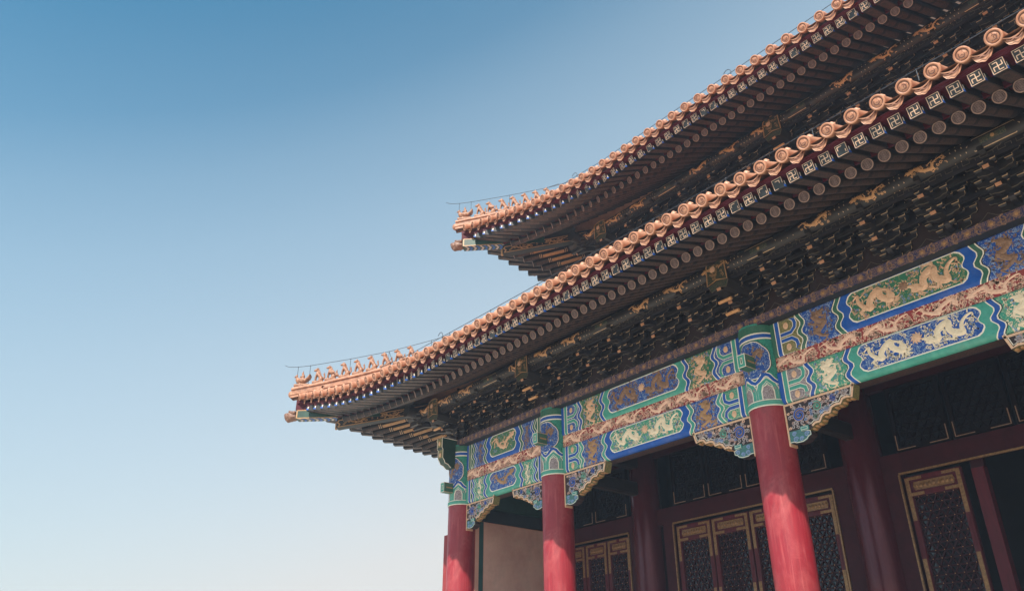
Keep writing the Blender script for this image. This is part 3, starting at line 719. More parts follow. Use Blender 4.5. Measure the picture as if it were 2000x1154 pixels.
def row_of_brackets(org, cols, x_lo, x_hi, back=True):
    ox, oy, oz = org
    xs = []
    for a, b in zip(cols, cols[1:]):
        n = round((b-a)/1.145)
        xs += [(a+(b-a)*k/n, k == 0) for k in range(n)]
    for x, on_col in xs:
        if not x_lo <= x <= x_hi: continue
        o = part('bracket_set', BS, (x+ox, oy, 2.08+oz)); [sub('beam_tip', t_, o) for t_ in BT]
        if on_col:
            h_ = part('transverse_beam_head', BH, (x+ox, oy, 2.73+oz)); [sub('beam_tip', t_, h_) for t_ in BHT]
row_of_brackets((0, 0, 0), CX, -.1, 20.3)
row_of_brackets(UP, [0, 6.92, 13.77, 20.6], -.1, 14)
# side rows, turned by 90 degrees
for org, ys in (((0, 0, 0), [1.14, 2.3, 3.5, 4.6, 5.7]), (UP, [1.15, 2.3, 3.45, 4.6])):
    for y in ys:
        o = part('bracket_set', BS, (org[0], org[1]+y, 2.08+org[2])); o.rotation_euler = (0, 0, -pi/2); [sub('beam_tip', t_, o) for t_ in BT]
# corner clusters
for org in ((0, 0, 0), UP):
    for a in (-pi/4, -pi/2):
        o = part('bracket_set', BS, (org[0]+(.0), org[1], 2.075+org[2]+(.003 if a < -1 else 0))); o.rotation_euler = (0, 0, a)
        if a > -1: o.scale = (1, 1.41, 1)
        [sub('beam_tip', t_, o) for t_ in BT]

# ------------------------------------------------------------------ eaves
def lerp(T, x):
    if x <= T[0][0]: return T[0][1]
    for (a, p), (b, q) in zip(T, T[1:]):
        if x <= b: return p+(q-p)*(x-a)/(b-a)
    return T[-1][1]
CAPZ_LO = [(-4.3, 3.93), (-3.86, 3.84), (-3.34, 3.74), (-2.86, 3.65), (-2.36, 3.54), (-1.89, 3.46), (-1.37, 3.37), (-.88, 3.31), (-.39, 3.25), (.13, 3.18), (.66, 3.14), (1.16, 3.10), (1.64, 3.07), (2.7, 2.99), (4.5, 2.945), (6, 2.91), (9.2, 2.85), (11.4, 2.825), (13.6, 2.79), (18.9, 2.76), (30, 2.74)]
CAPZ_UP = [(-4.3, 3.93), (-3.77, 3.83), (-3.32, 3.73), (-2.88, 3.65), (-2.44, 3.56), (-1.98, 3.45), (-1.53, 3.36), (-1.08, 3.26), (-.59, 3.16), (-.13, 3.07), (.35, 2.98), (.82, 2.92), (1.28, 2.88), (1.75, 2.83), (2.2, 2.79), (4, 2.785), (6, 2.79), (9, 2.76), (30, 2.74)]
RNDZ = [(-3.2, 3.0), (-2., 2.86), (-.6, 2.72), (.3, 2.66), (1.3, 2.61), (2.4, 2.57), (4.6, 2.55), (12, 2.51), (30, 2.49)]
CAPZ = CAPZ_LO
flyz = lambda x: lerp(CAPZ, x-.1)-.345-.05*max(0, min(1, (1-x)/4))
def outy(x, e, dc, xc, x0=.5): return -e-dc*(max(0, (x0-x)/(x0-xc)))**2
cap_pt = lambda x: Vector((x, outy(x, 3.95, .25, -4.18), lerp(CAPZ, x)))
fly_pt = lambda x: Vector((x, outy(x, 3.75, .25, -3.95), flyz(x)))
rnd_pt = lambda x: Vector((x, outy(x, 2.95, .20, -3.0), lerp(RNDZ, x)))
NF = 23
def rafter_axes(xmax):
    L = []
    for k in range(NF, 0, -1):
        F, R_ = fly_pt(5.6-.33*k-.0029*k*k), rnd_pt(5.6-.316*k-.00007*k**3)
        L.append((F, R_, (R_.x-F.x)/(R_.y-F.y)))
    x = 5.6
    while x < xmax: L.append((fly_pt(x), rnd_pt(x), 0)); x += .3055
    return L
def frame_at(p, q):
    """matrix at p with +Y towards q, Z up"""
    y = (q-p).normalized(); x = y.cross(Vector((0, 0, 1))).normalized(); z = x.cross(y)
    m = Matrix((x, y, z)).transposed().to_4x4(); m.translation = p; return m
def square_end(var):
    mb = MB(); s_ = .098; L = 1.35
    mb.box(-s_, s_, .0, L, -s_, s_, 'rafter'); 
    for sg in (-1, 1) if var else ():       # painted cheeks near the end: red, white, blue
        a = sg*(s_+.002); b = sg*(s_+.0045)
        mb.box(*sorted((a, b)), .002, .09, .02, s_, 'red_dark'); mb.box(*sorted((a, b)), .04, .07, -.05, .018, 'white'); mb.box(*sorted((a, b)), .002, .085, -s_, -.052, 'blue')
        
    mb.box(-s_*.8, s_*.8, .12, .72, -s_-.004, -s_-.001, 'rafter_pat')
    mb.box(-s_+.001, s_-.001, -.004, -.0005, -s_+.001, s_-.001, 'rend')
    P = Painter(mb, lambda u, v, w: (u*s_*2, -.005-w, v*s_*2))
    E = .46
    if var != 3: P.ribbon([(-E, -E), (E, -E), (E, E), (-E, E), (-E, -E)], .05, 'rend_line', .003)
    else: P.ribbon([(E, -E*.2), (E, E), (-E, E), (-E, -E), (-E*.1, -E)], .05, 'rend_line', .003)
    t = .07
    def bar(x0, y0, x1, y1): P.ribbon([(x0, y0), (x1, y1)], t, 'rend_line', .0035)
    if var in (0, 1):
        bar(0, -.31, 0, .31); bar(-.31, 0, .31, 0)
        bar(0, .31, -.31, .31); bar(0, -.31, .31, -.31); bar(-.31, 0, -.31, -.31); bar(.31, 0, .31, .31)
        for a, b, c, d in ((-.46, .16, -.14, .16), (.46, -.16, .14, -.16), (.16, .46, .16, .14), (-.16, -.46, -.16, -.14)):
            if var == 0: bar(a, b, c, d)
    elif var == 2: bar(-.31, .31, -.31, 0); bar(-.31, .31, .1, .31); bar(.31, -.31, .31, -.05)
    elif var == 3: bar(-.2, .25, .2, .25); bar(.2, .25, .2, 0)
    return mb.mesh('flying_rafter')
SQ = [square_end(v) for v in range(4)]
def round_end(gold=False):
    mb = MB(); r = .105
    mb.tube([(0, 0, 0), (0, 2.5, 0)], r, 'rafter', 16, False)
    for a_, b_ in ((.12, .55), (.7, 1.5)): mb.lathe([(r+.003, a_), (r+.003, b_)], 'gold_dk' if gold and a_ > .5 else 'rafter_pat', 10, 'y', (0, 0, 0), pi*1.15, pi*1.85)
    for y_ in ((.58, .64, 1.54, 1.6) if gold else ()): mb.lathe([(r+.004, y_), (r+.004, y_+.02)], 'brk_line', 12, 'y', (0, 0, 0), pi, 2*pi)
    mb.lathe([(r, .0), (r, -.006), (r*.86, -.010), (r*.82, -.006)], 'rim', 22, 'y')
    mb.lathe([(r*.83, -.006), (.0005, -.006)], 'rdisc', 22, 'y', smooth=False)
    P = Painter(mb, lambda u, v, w: (u*r, -.007-w, v*r))
    for k in range(-3, 4):
        hw = sqrt(max(0, .62-(k*.2)**2)); g_ = .08*(k % 2)
        P.ribbon([(-hw, k*.2), (-g_, k*.2)], .07, 'carve_dk', .002); P.ribbon([(g_+.04, k*.2), (hw, k*.2)], .07, 'carve_dk', .002)
    P.ribbon([(.76*cos(i*pi/9), .76*sin(i*pi/9)) for i in range(19)], .05, 'carve_dk', .002)
    for k in (-.5, .5): P.ribbon([(k, -.3), (k, .3)], .07, 'carve_dk', .0025)
    return mb.mesh('eave_rafter')
RN = round_end(); RNG = round_end(True)
def tile_cap_mesh(k):
    mb = MB(); r = .121; rnd = random.Random(40+k)
    mb.lathe([(r, .95), (r, .03), (r*1.03, .02), (r*1.03, -.010), (r*.98, -.018), (r*.80, -.018), (r*.76, -.012)], 'tile', 26, 'y')
    mb.lathe([(r*.76, -.012), (r*.70, -.003), (r*.64, -.003)], 'glaze_dk', 26, 'y'); mb.lathe([(r*.64, -.003), (r*.60, -.009), (.0005, -.010)], 'tile', 26, 'y')
    P = Painter(mb, lambda u, v, w: (u*r, -.011-w, v*r))
    # coiled dragon in low relief: the ground shows as darker glaze between the coils
    a0 = rnd.uniform(0, 6.28)
    n = 16
    P.ribbon([(.40*cos(a0+4.4*i/n)*(1-.3*i/n), .40*sin(a0+4.4*i/n)*(1-.3*i/n)) for i in range(n+1)], [.03+.12*sin(pi*(i+1)/(n+2)) for i in range(n+1)], 'glaze_dk', .003)
    P.ribbon([(-.26*cos(a0), -.2*sin(a0)), (.02, .03), (.22*cos(a0+1), .22*sin(a0+1))], [.03, .12, .03], 'glaze_dk', .0035)
    for k2 in range(5):
        a = a0+k2*1.25; P.ribbon([(.44*cos(a), .44*sin(a)), (.56*cos(a+.2), .56*sin(a+.2))], [.09, .02], 'glaze_dk', .003)
    mb.ball((0, .30, r*1.02), (.050, .050, .062), 'tile'); mb.lathe([(.07, 0), (.06, .03), (.03, .05)], 'tile', 12, 'z', (0, .30, r*.95))
    return mb.mesh('tile_cap')
def drip_mesh():
    mb = MB(); a = .178
    n = 14; rows = []; U = [2*i/n-1 for i in range(n+1)]
    top = lambda t: .085*(t*t)-.062
    rows = [[(a*t, y, top(t)) for t in U] for y in (.9, .03)]
    mb.grid(rows, 'tile_rec', True); mb.grid([[(x, y, z-.020) for x, y, z in r_] for r_ in rows], 'tile_rec', True, True)
    mb.grid([[(x, .03, z-.020) for x, y, z in rows[1]], rows[1]], 'tile', True)
    lob = [.082*max(0, 1-abs(t)**2.6)**.6+.010*cos(3*pi*t)*(1-t*t) for t in U]
    def lip(dy):
        f1 = [(a*.84*t, -.014+dy, top(t*.84)-.034) for t in U]
        f2 = [(a*.84*t, -.024-.28*q+dy, top(t*.84)-.040-q*.5) for t, q in zip(U, lob)]
        f3 = [(a*.82*t, -.030-.56*q+dy, top(t*.84)-.044-q) for t, q in zip(U, lob)]
        return f1, f2, f3
    A = lip(.082); B = lip(.102)
    mb.grid([A[2], A[1], A[0]], 'tile', True); mb.grid([B[2], B[1], B[0]], 'tile_rec', True, True); mb.grid([B[2], A[2]], 'tile', True)
    P = Painter(mb, lambda u, v, w: (u, .036-.5*(-v-.03)-w, v-.035))
    P.ribbon([(-.11, -.03), (-.06, -.075), (-.01, -.055), (.03, -.09), (.07, -.07), (.11, -.03)], [.008, .020, .026, .026, .020, .008], 'tile_rec', .006, .004)
    return mb.mesh('drip_tile')
TCS, DT = [tile_cap_mesh(k) for k in range(4)], drip_mesh()
def strip(mb, f, xs, prof, m, smooth=False):
    """sweep offsets (dy, dz) along the curve f(x)"""
    mb.grid([[tuple(f(x)+Vector((0, dy, dz))) for x in xs] for dy, dz in prof], m, smooth)
SWAP = Matrix(((0, 1, 0, 0), (1, 0, 0, 0), (0, 0, 1, 0), (0, 0, 0, 1)))
def eave(org, xmax, xind, which, capz):
    global CAPZ
    CAPZ = capz
    xs = [-4.16+.13*i for i in range(int((6+4.16)/.13))]+[6+.6*i for i in range(int((xmax-6)/.6)+1)]
    AX = rafter_axes(xmax)
    front = MB()
    # soffit boards over the rafters; columns of the grid follow the rafters
    def tail(Fp, Rp, s_):
        d = (Rp-Fp); d.z = 0; d.normalize()
        return Rp+d*2.0+Vector((0, 0, .47*2.0/sqrt(1+s_*s_)-.25*(Rp.z-2.5)))
    rows = [[], [], [], []]
    corner = (Vector((-3.95, -3.95, 3.56)), Vector((-3.0, -3.0, 3.36)), Vector((-2.95, -2.95, 3.25)), Vector((-1.2, -1.2, 3.62)))
    seq = [corner]
    for Fp, Rp, s_ in AX:
        t = tail(Fp, Rp, s_)
        seq.append((Fp+Vector((0, .0, .105)), Rp+Vector((0, 0, .31)), Rp+Vector((0, .03, .115)), t+Vector((0, 0, .115))))
    for c in seq:
        for r_, p in zip(rows, c): r_.append(tuple(p))
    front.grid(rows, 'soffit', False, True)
    # roof slope above
    rr = [[], [], []]
    for x in xs:
        p = cap_pt(x); e = Vector((max(x, 3.3), 3.3, 6.3))
        rr[0].append(tuple(p+Vector((0, .02, -.07)))); q = p.lerp(e, .45); rr[1].append((q.x, q.y, q.z-.28)); rr[2].append(tuple(e))
    front.grid(rr, 'tile')
    # red fascia boards
    fa = MB()
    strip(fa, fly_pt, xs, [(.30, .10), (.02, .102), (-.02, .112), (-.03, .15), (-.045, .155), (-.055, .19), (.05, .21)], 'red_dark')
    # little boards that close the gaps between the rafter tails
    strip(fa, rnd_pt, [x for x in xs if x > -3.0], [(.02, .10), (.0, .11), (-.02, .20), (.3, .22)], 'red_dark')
    e_o = part('tiled_eave', front, org, which+' tier of eaves')
    sub('fascia_board', fa, e_o)
    # rafters
    rest_f, rest_r = MB(), MB()
    def bake(mb, me, m):
        names = [mm.name for mm in me.materials]; inv = {v.name: k for k, v in MT.items()}
        o_ = len(mb.v); mb.v += [tuple(m @ v.co) for v in me.vertices]
        for p in me.polygons:
            mb.f.append([i+o_ for i in p.vertices]); mb.m.append(mb.mi(inv[names[p.material_index]])); mb.sm.append(p.use_smooth)
    rnd = random.Random(9)
    side_f, side_r = [], []
    for i, (Fp, Rp, s_) in enumerate(AX):
        m1 = frame_at(Fp, Rp+Vector((0, 0, .203))); t = tail(Fp, Rp, s_); m2 = frame_at(Rp, t)
        v = rnd.choice((1, 1, 1, 1, 1, 1, 2, 3)) if Fp.x > 2 else 1
        if Fp.x <= xind:
            o = sub('flying_rafter', SQ[v], e_o); o.matrix_basis = m1
            o = sub('eave_rafter', RN, e_o); o.matrix_basis = m2
        else: bake(rest_f, SQ[v], m1); bake(rest_r, RN, m2)
        if Fp.x < 9: side_f.append(m1); side_r.append(m2)
    for m1 in side_f:
        bake(rest_f, SQ[0], SWAP @ m1)
    for m2 in side_r: bake(rest_r, RNG, SWAP @ m2)
    tag(sub('rafters', rest_f, e_o), kind='stuff'); tag(sub('rafters', rest_r, e_o), kind='stuff')
    # tiles along the edge
    ys = []; x = -3.86
    while x < xmax: ys.append(x); x += (.485 if x < 1 else .47 if x < 8 else .437) if which == 'lower' else .452
    restt = MB()
    slope = lambda x: Vector((.35*max(0, min(1, (3-x)/7)), 1, .40-.08*max(0, (2-x)/6)))
    for k, x in enumerate(ys):
        p = cap_pt(x); m = frame_at(p, p+slope(x)); px = x+.228; p2 = cap_pt(px)+Vector((0, .0, -.075)); m3 = frame_at(p2, p2+slope(px))
        if x <= xind+.3:
            o = sub('tile_cap', TCS[rnd.randrange(4)], e_o); o.matrix_basis = m @ Matrix.Rotation(rnd.uniform(-.03, .03), 4, 'Z') @ Matrix.Translation((0, rnd.uniform(-.012, .012), rnd.uniform(-.005, .005)))
            o = sub('drip_tile', DT, e_o); o.matrix_basis = m3 @ Matrix.Rotation(rnd.uniform(-.03, .03), 4, 'Z') @ Matrix.Translation((0, rnd.uniform(-.01, .01), 0))
        else: bake(restt, TCS[0], m); bake(restt, DT, m3)
        if x < 8: bake(restt, TCS[1], SWAP @ m); bake(restt, DT, SWAP @ m3)
    tag(sub('roof_tiles', restt, e_o), kind='stuff')
    # the side eave: the same boards seen on the other side of the hip
    for nm, mb in (('side_soffit', front), ('fascia_board', fa)):
        q = MB(); q.mats = list(mb.mats); q.v = [(y, x, z) for x, y, z in mb.v]; q.f = [f[::-1] for f in mb.f]; q.m = list(mb.m); q.sm = list(mb.sm)
        keep = [j for j, f in enumerate(q.f) if all(q.v[i][1] < 12 for i in f)]
        q.f = [q.f[j] for j in keep]; q.m = [q.m[j] for j in keep]; q.sm = [q.sm[j] for j in keep]
        us = sorted({i for f in q.f for i in f}); ix = {a: b for b, a in enumerate(us)}; q.v = [q.v[i] for i in us]; q.f = [[ix[i] for i in f] for f in q.f]
        sub(nm, q, e_o)
    # eaves purlin with painted dragons, and the board under it
    pu = MB(); rp_ = .185; py, pz = -1.05, 3.11
    pu.tube([(-1.6, py, pz), (xmax, py, pz)], rp_, 'brk_green', 24)
    P = Painter(pu, lambda u, v, w: (u, py-(rp_+w)*cos(v/rp_), pz+(rp_+w)*sin(v/rp_)))
    u = -.9; k = 0; rnd = random.Random(21)
    while u < min(xmax, xind+1):
        c = k % 4
        if c in (0, 1, 2):
            l = .82
            dragon(P, u+.03, u+l-.03, -.16, .07, 1 if c == 0 else -1, 'orange', .005, rnd, 1.5, 1.3, ('orange', 'gold_dk'), 1.8)
            for q in (.86, .96, 1.06):
                P.ribbon([(u+q, -.24), (u+q+.05, -.12), (u+q, .0), (u+q, .1)], .014, 'brk_line', .003)
            u += 1.14
        else:
            P.ribbon([(u+.12, .06), (u, -.04), (u+.10, -.17), (u+.78, -.17), (u+.88, -.04), (u+.80, .06), (u+.12, .06)], .016, 'brk_line', .003)
            P.fill(u+.22, u+.66, -.09, .02, 'p_brk', .002, 4); P.disc(u+.44, -.03, .035, 'gold_dk', .004, 10, .01)
            for q in (.98, 1.12, 1.26): P.ribbon([(u+q, -.24), (u+q+.02, -.10), (u+q, .1)], .014, 'brk_line', .003)
            u += 1.4
        k += 1
    # tie board
    pu.box(-1.6, xmax, py-.055, py+.05, 2.80, 2.925, 'brk_blue')
    T = Painter(pu, lambda u, v, w: (u, py-.056-w, 2.80+v))
    u = -1.2
    while u < min(xmax, xind+1):
        T.ribbon([(u, .10), (u, .03), (u+.12, .03), (u+.12, .09), (u+.22, .09), (u+.22, .03)], .012, 'brk_line2', .002); u += .30
    sub('eave_purlin', pu, e_o)
    q = MB(); q.tube([(py, -1.6, pz), (py, 10, pz)], rp_, 'brk_green', 20); q.box(py-.055, py+.05, -1.0, 10, 2.80, 2.925, 'brk_blue'); sub('eave_purlin', q, e_o)
    # backing panels between the brackets and top soffit over them
    bk = MB(); bk.box(-.3, xmax, -.03, .03, 2.0, 3.9, 'carve_dk'); bk.box(-.03, .03, -.3, 10, 2.0, 3.9, 'carve_dk')
    for j, (yy, zz) in enumerate(((-.35, 2.62), (-.70, 2.83))):
        bk.box(yy, xmax, yy-.03, yy+.03, zz-.03, zz+.05, 'brk_green' if j else 'brk_blue'); bk.box(yy-.03, yy+.03, yy, 10, zz-.03, zz+.05, 'brk_blue')
    B = Painter(bk, lambda u, v, w: (u, -.031-w, 2.08+v))
    u = .57
    while u < min(xmax, xind+1):
        B.ribbon([(u-.30, .0), (u-.26, .14), (u-.12, .20), (u, .30), (u+.12, .20), (u+.26, .14), (u+.30, .0)], .014, 'brk_line2', .003); u += 1.147
    sub('bracket_backing', bk, e_o)
    # hip beams under the corner
    d2 = 1/sqrt(2)
    hip = MB()
    def dg(s_, off, z): return (s_*1.0+off*d2, s_*1.0-off*d2, z)   # s_ along the diagonal (x = y = s_)
    def hb(s0, z0, s1, z1, hh, w, m, mb):
        v = [dg(s, o, zz) for s, z in ((s0, z0), (s1, z1)) for o in (-w, w) for zz in (z, z+hh)]
        mb.add(v, [(0, 2, 3, 1), (4, 5, 7, 6), (0, 4, 6, 2), (1, 3, 7, 5), (0, 1, 5, 4), (2, 6, 7, 3)], m)
    hb(-4.06, 3.09, -2.0, 3.06, .30, .17, 'head_green', hip)
    hb(-3.04, 2.72, -.5, 3.20, .33, .14, 'rafter_dk', hip)
    # curled end of the lower hip beam
    for k in range(6):
        a = -pi/2+pi*k/5; hip.ball(dg(-3.07, 0, 2.83+.09*sin(a)), (.05, .05, .05), 'gold_dk', 1)
    for sg in (-1, 1):
        zf = lambda s_: 2.72+.48*(s_+3.04)/2.54
        Hn = Painter(hip, lambda u, v, w: dg(-3.0+u, sg*(.141+w), zf(-3.0+u)+v))
        Hn.ribbon([(0.0, .02), (2.4, .02)], .03, 'gold_dk', .003); Hn.ribbon([(0.0, .245), (2.4, .245)], .03, 'gold_dk', .003); Hn.ribbon([(.0, .02), (.04, .1), (-.02, .18), (.02, .25)], .04, 'gold_dk', .004)
        dragon(Hn, .1, .85, .045, .225, -1, 'gold_dk', .006, random.Random(6), 1.3, 1.2, ('gold_dk',), 3)
        dragon(Hn, .95, 1.7, .045, .225, -1, 'gold_dk', .006, random.Random(7), 1.3, 1.2, ('gold_dk',), 3)
        Hu = Painter(hip, lambda u, v, w: dg(-4.05+u, sg*(.171+w), 3.09-.015*u+v))
        Hu.ribbon([(0, .285), (1.0, .285)], .03, 'gold_dk', .003); Hu.ribbon([(.012, 0), (.012, .30)], .03, 'gold_dk', .003); Hu.ribbon([(0, .015), (1.0, .015)], .03, 'gold_dk', .003)
    Hb = Painter(hip, lambda u, v, w: dg(-4.05+u, v, 3.09-.015*u-w))
    for k in range(11):
        u0 = .06+.095*k
        Hb.ribbon([(u0, -.165), (u0+.06, 0), (u0, .165)], .05, 'lilac' if k % 2 == 0 else 'blue', .003)
    hb(-4.10, 3.40, -2.6, 3.42, .36, .12, 'red_dark', hip)
    sub('hip_beam', hip, e_o)
    # glazed beast head on the beam end
    bh = MB()
    for s_, o, z, r in ((-4.33, .0, 3.125, .06), (-4.26, .085, 3.335, .035), (-4.26, -.085, 3.335, .035), (-4.16, .12, 3.15, .055), (-4.16, -.12, 3.15, .055), (-4.14, 0, 3.21, .15), (-4.22, 0, 3.19, .15), (-4.31, 0, 3.20, .115), (-4.36, 0, 3.25, .07), (-4.28, 0, 3.11, .09), (-4.20, .10, 3.30, .05), (-4.20, -.10, 3.30, .05), (-4.29, .08, 3.27, .035), (-4.29, -.08, 3.27, .035), (-4.12, .13, 3.28, .06), (-4.12, -.13, 3.28, .06), (-4.34, .06, 3.17, .03), (-4.34, -.06, 3.17, .03)):
        bh.ball(dg(-4.08+(s_+4.08)*.95, o*1.15, 3.22+(z-3.2)*1.15), r*1.12, 'tile_old')
    for k in range(5): bh.ball(dg(-4.09, .14*cos(k*pi/4), 3.18+.14*sin(k*pi/4)), .045, 'tile_old', 1)
    bo = sub('beast_head', bh, e_o)
    md = bo.modifiers.new('union', 'REMESH'); md.mode = 'VOXEL'; md.voxel_size = .011; md.use_smooth_shade = True
    # glazed hip ridge that carries the figures
    RZ = [(-4.27, 4.28), (-3.67, 4.41), (-2.65, 4.68), (-1.39, 5.08), (.5, 5.75), (3.4, 7.0)]
    rg = MB(); prof = [(-.17, -.50), (-.17, -.40), (-.20, -.385), (-.20, -.32), (-.14, -.30), (-.14, -.17), (-.19, -.155), (-.19, -.10), (-.12, -.085), (-.10, -.03), (0, 0), (.10, -.03), (.12, -.085), (.19, -.10), (.19, -.155), (.14, -.17), (.14, -.30), (.20, -.32), (.20, -.385), (.17, -.40), (.17, -.50)]
    ss = [-4.27+.16*i for i in range(49)]
    rows = [[dg(s_, o*.85, lerp(RZ, s_)+z*.86) for s_ in ss] for o, z in prof]
    rg.grid(rows, 'tile_ridge', False)
    rg.add([r[0] for r in rows], [tuple(range(len(prof)-1, -1, -1))], 'tile_ridge')
    for k in range(22):   # joints between the ridge tiles
        s_ = -3.9+.33*k; z = lerp(RZ, s_)
        rg.add([dg(s_, o*.87, z+q*.86+.004) for o, q in prof[6:15]]+[dg(s_+.03, o*.87, lerp(RZ, s_+.03)+q*.86+.004) for o, q in prof[6:15]], [(i, i+1, i+10, i+9) for i in range(8)], 'tile_ridge')
    rg.ball(dg(-4.28, 0, 4.02), (.12, .12, .13), 'tile_ridge')
    sub('hip_ridge', rg, e_o)
    return e_o
E_LO = eave((0, 0, 0), 26.5, 19.4, 'lower', CAPZ_LO); E_UP = eave(UP, 20, 11.8, 'upper', CAPZ_UP)

# upper storey walls and main roof above the upper eave
mb = MB(); mb.box(4.3, 27, 3.4, 3.6, 2.3, 8.0, 'carve_dk'); mb.box(4.3, 4.5, 3.6, 16, 2.3, 8.0, 'carve_dk'); mb.box(4.2, 27, 3.2, 4.0, 7.75, 7.98, 'vine')
part('upper_storey_wall', mb)

# ------------------------------------------------------------------ porch: walls, ceiling, doors
mb = MB(); mb.box(-.52, -.05, -.28, YB, ZLO, -.82, 'wall_red'); mb.box(-.05, .345, .05, YB, ZLO, -.42, 'wall_red')
gw = part('gable_wall', mb)
mb = MB(); mb.box(.346, .352, .29, .43, ZLO, -.43, 'pink'); mb.box(.346, .351, .43, .60, ZLO, -.43, 'dkgreen'); mb.box(.346, .355, .60, .625, ZLO, -.425, 'pink')
mb.box(.346, .350, .625, YB-.1, ZLO, -.45, 'wall_in'); mb.box(.346, .356, .625, YB-.1, -.448, -.428, 'pink')
sub('plaster_panel', mb, gw)
mb = MB(); mb.bbox(-.2, .3, .0+R, YB-.1, -.40, .0, 'rafter_dk', .03); part('side_lintel', mb)
mb = MB(); mb.box(.3, 27, .32, YB, 1.80, 1.86, 'rafter_dk')
for k in range(44): mb.box(.3, 27, .5, .5, 1.7, 1.7, 'rafter_dk') if False else None
part('porch_ceiling', mb)
for x in CX[1:4]:
    mb = MB(); mb.bbox(-.17, .17, R*.9, YB-.4, .75, 1.45, 'brk_blue', .05); mb.bbox(-.12, .12, R*.9, YB-.4, -.05, .35, 'brk_green', .04)
    part('porch_beam', mb, (x, 0, 0))
# inner front: lintels, transoms, posts, door leaves
def bay_front(xa, xb, nleaf, open_from=None):
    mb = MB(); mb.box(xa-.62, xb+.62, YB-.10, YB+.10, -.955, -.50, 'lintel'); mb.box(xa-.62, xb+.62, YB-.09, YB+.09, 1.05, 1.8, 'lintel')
    for s_ in (xa-.40, xb): mb.box(s_, s_+.40, YB-.105, YB+.105, ZLO, -.957, 'lintel')
    fr = part('door_surround', mb)
    g_ = MB(); g_.box(xa-.01, xb+.01, YB-.15, YB-.101, -1.0, -.955, 'gilt'); g_.box(xa-.03, xa+.01, YB-.15, YB-.101, ZLO, -1.0, 'gilt'); g_.box(xb-.01, xb+.03, YB-.15, YB-.101, ZLO, -1.0, 'gilt')
    sub('gilt_moulding', g_, fr)
    n = max(2, round((xb-xa)/1.28)); w = (xb-xa)/n
    for k in range(n):
        t = MB(); x0, x1 = xa+k*w+.04, xa+(k+1)*w-.04
        for a, b, c, d in ((x0, x0+.09, -.46, 1.02), (x1-.09, x1, -.46, 1.02), (x0+.09, x1-.09, -.46, -.37), (x0+.09, x1-.09, .93, 1.02)): t.box(a, b, YB-.08, YB+.06, c, d, 'lattice_shade')
        for a, b, c, d in ((x0+.03, x0+.45, -.442, -.425), (x1-.45, x1-.03, -.442, -.425), (x0+.03, x0+.05, -.42, -.1), (x1-.05, x1-.03, -.42, -.1)): t.box(a, b, YB-.087, YB-.081, c, d, 'brown_gold')  # duller gold keeps these strips as dark as the painted-in shade
        o = part('transom_window', t)
        l = lattice(x0+.09, x1-.09, -.37, .93, YB, .20); sub('lattice', l, o)
    wl_ = (xb-xa-.04)/nleaf
    for k in range(nleaf):
        if open_from is not None and k >= open_from: continue
        door_leaf(xa+.02+k*wl_+.02, wl_-.04)
def lattice(x0, x1, z0, z1, y, s_):
    tr = z1 > -.5; lm = 'lattice_shade' if tr else 'lattice'
    l = MB(); l.box(x0, x1, y+.045, y+.055, z0, z1, 'glass' if z1 < -.5 else 'glass_shade')
    t = .017
    def clip(px, pz, dx, dz):
        lo, hi = -9, 9
        for p, d, a, b in ((px, dx, x0, x1), (pz, dz, z0, z1)):
            if abs(d) < 1e-6:
                if not a <= p <= b: return None
                continue
            t0, t1 = sorted(((a-p)/d, (b-p)/d)); lo, hi = max(lo, t0), min(hi, t1)
        return (lo, hi) if hi-lo > .03 else None
    for ai, a in enumerate((0, pi/3, 2*pi/3)):
        dx, dz = cos(a), sin(a); nx, nz = -dz, dx; yy = y+.006*ai
        for k in range(-40, 41):
            off = k*s_*sqrt(3)/2; px, pz = x0+nx*off, z0+nz*off
            c = clip(px, pz, dx, dz)
            if not c: continue
            A = (px+dx*c[0], pz+dz*c[0]); B = (px+dx*c[1], pz+dz*c[1])
            v = [(A[0]+nx*t*q, yy+h_, A[1]+nz*t*q) for q, h_ in ((-1, 0), (1, 0), (1, .035), (-1, .035))]+[(B[0]+nx*t*q, yy+h_, B[1]+nz*t*q) for q, h_ in ((-1, 0), (1, 0), (1, .035), (-1, .035))]
            l.add(v, [(0, 1, 5, 4), (1, 2, 6, 5), (2, 3, 7, 6), (3, 0, 4, 7)], lm)
    r = s_*sqrt(3)/2; j = 0
    z = z0
    while z < z1:                                   # rosettes on the crossings
        x = x0+(j % 2)*s_/2
        while x < x1:
            if x > x0+.02: l.lathe([(.034, 0), (.030, -.012), (.0, -.018)], lm, 6, 'y', (x, y-.001, z)); l.ball((x, y-.018, z), .010, lm if tr else 'orange', 1)
            x += s_
        z += r; j += 1
    return l
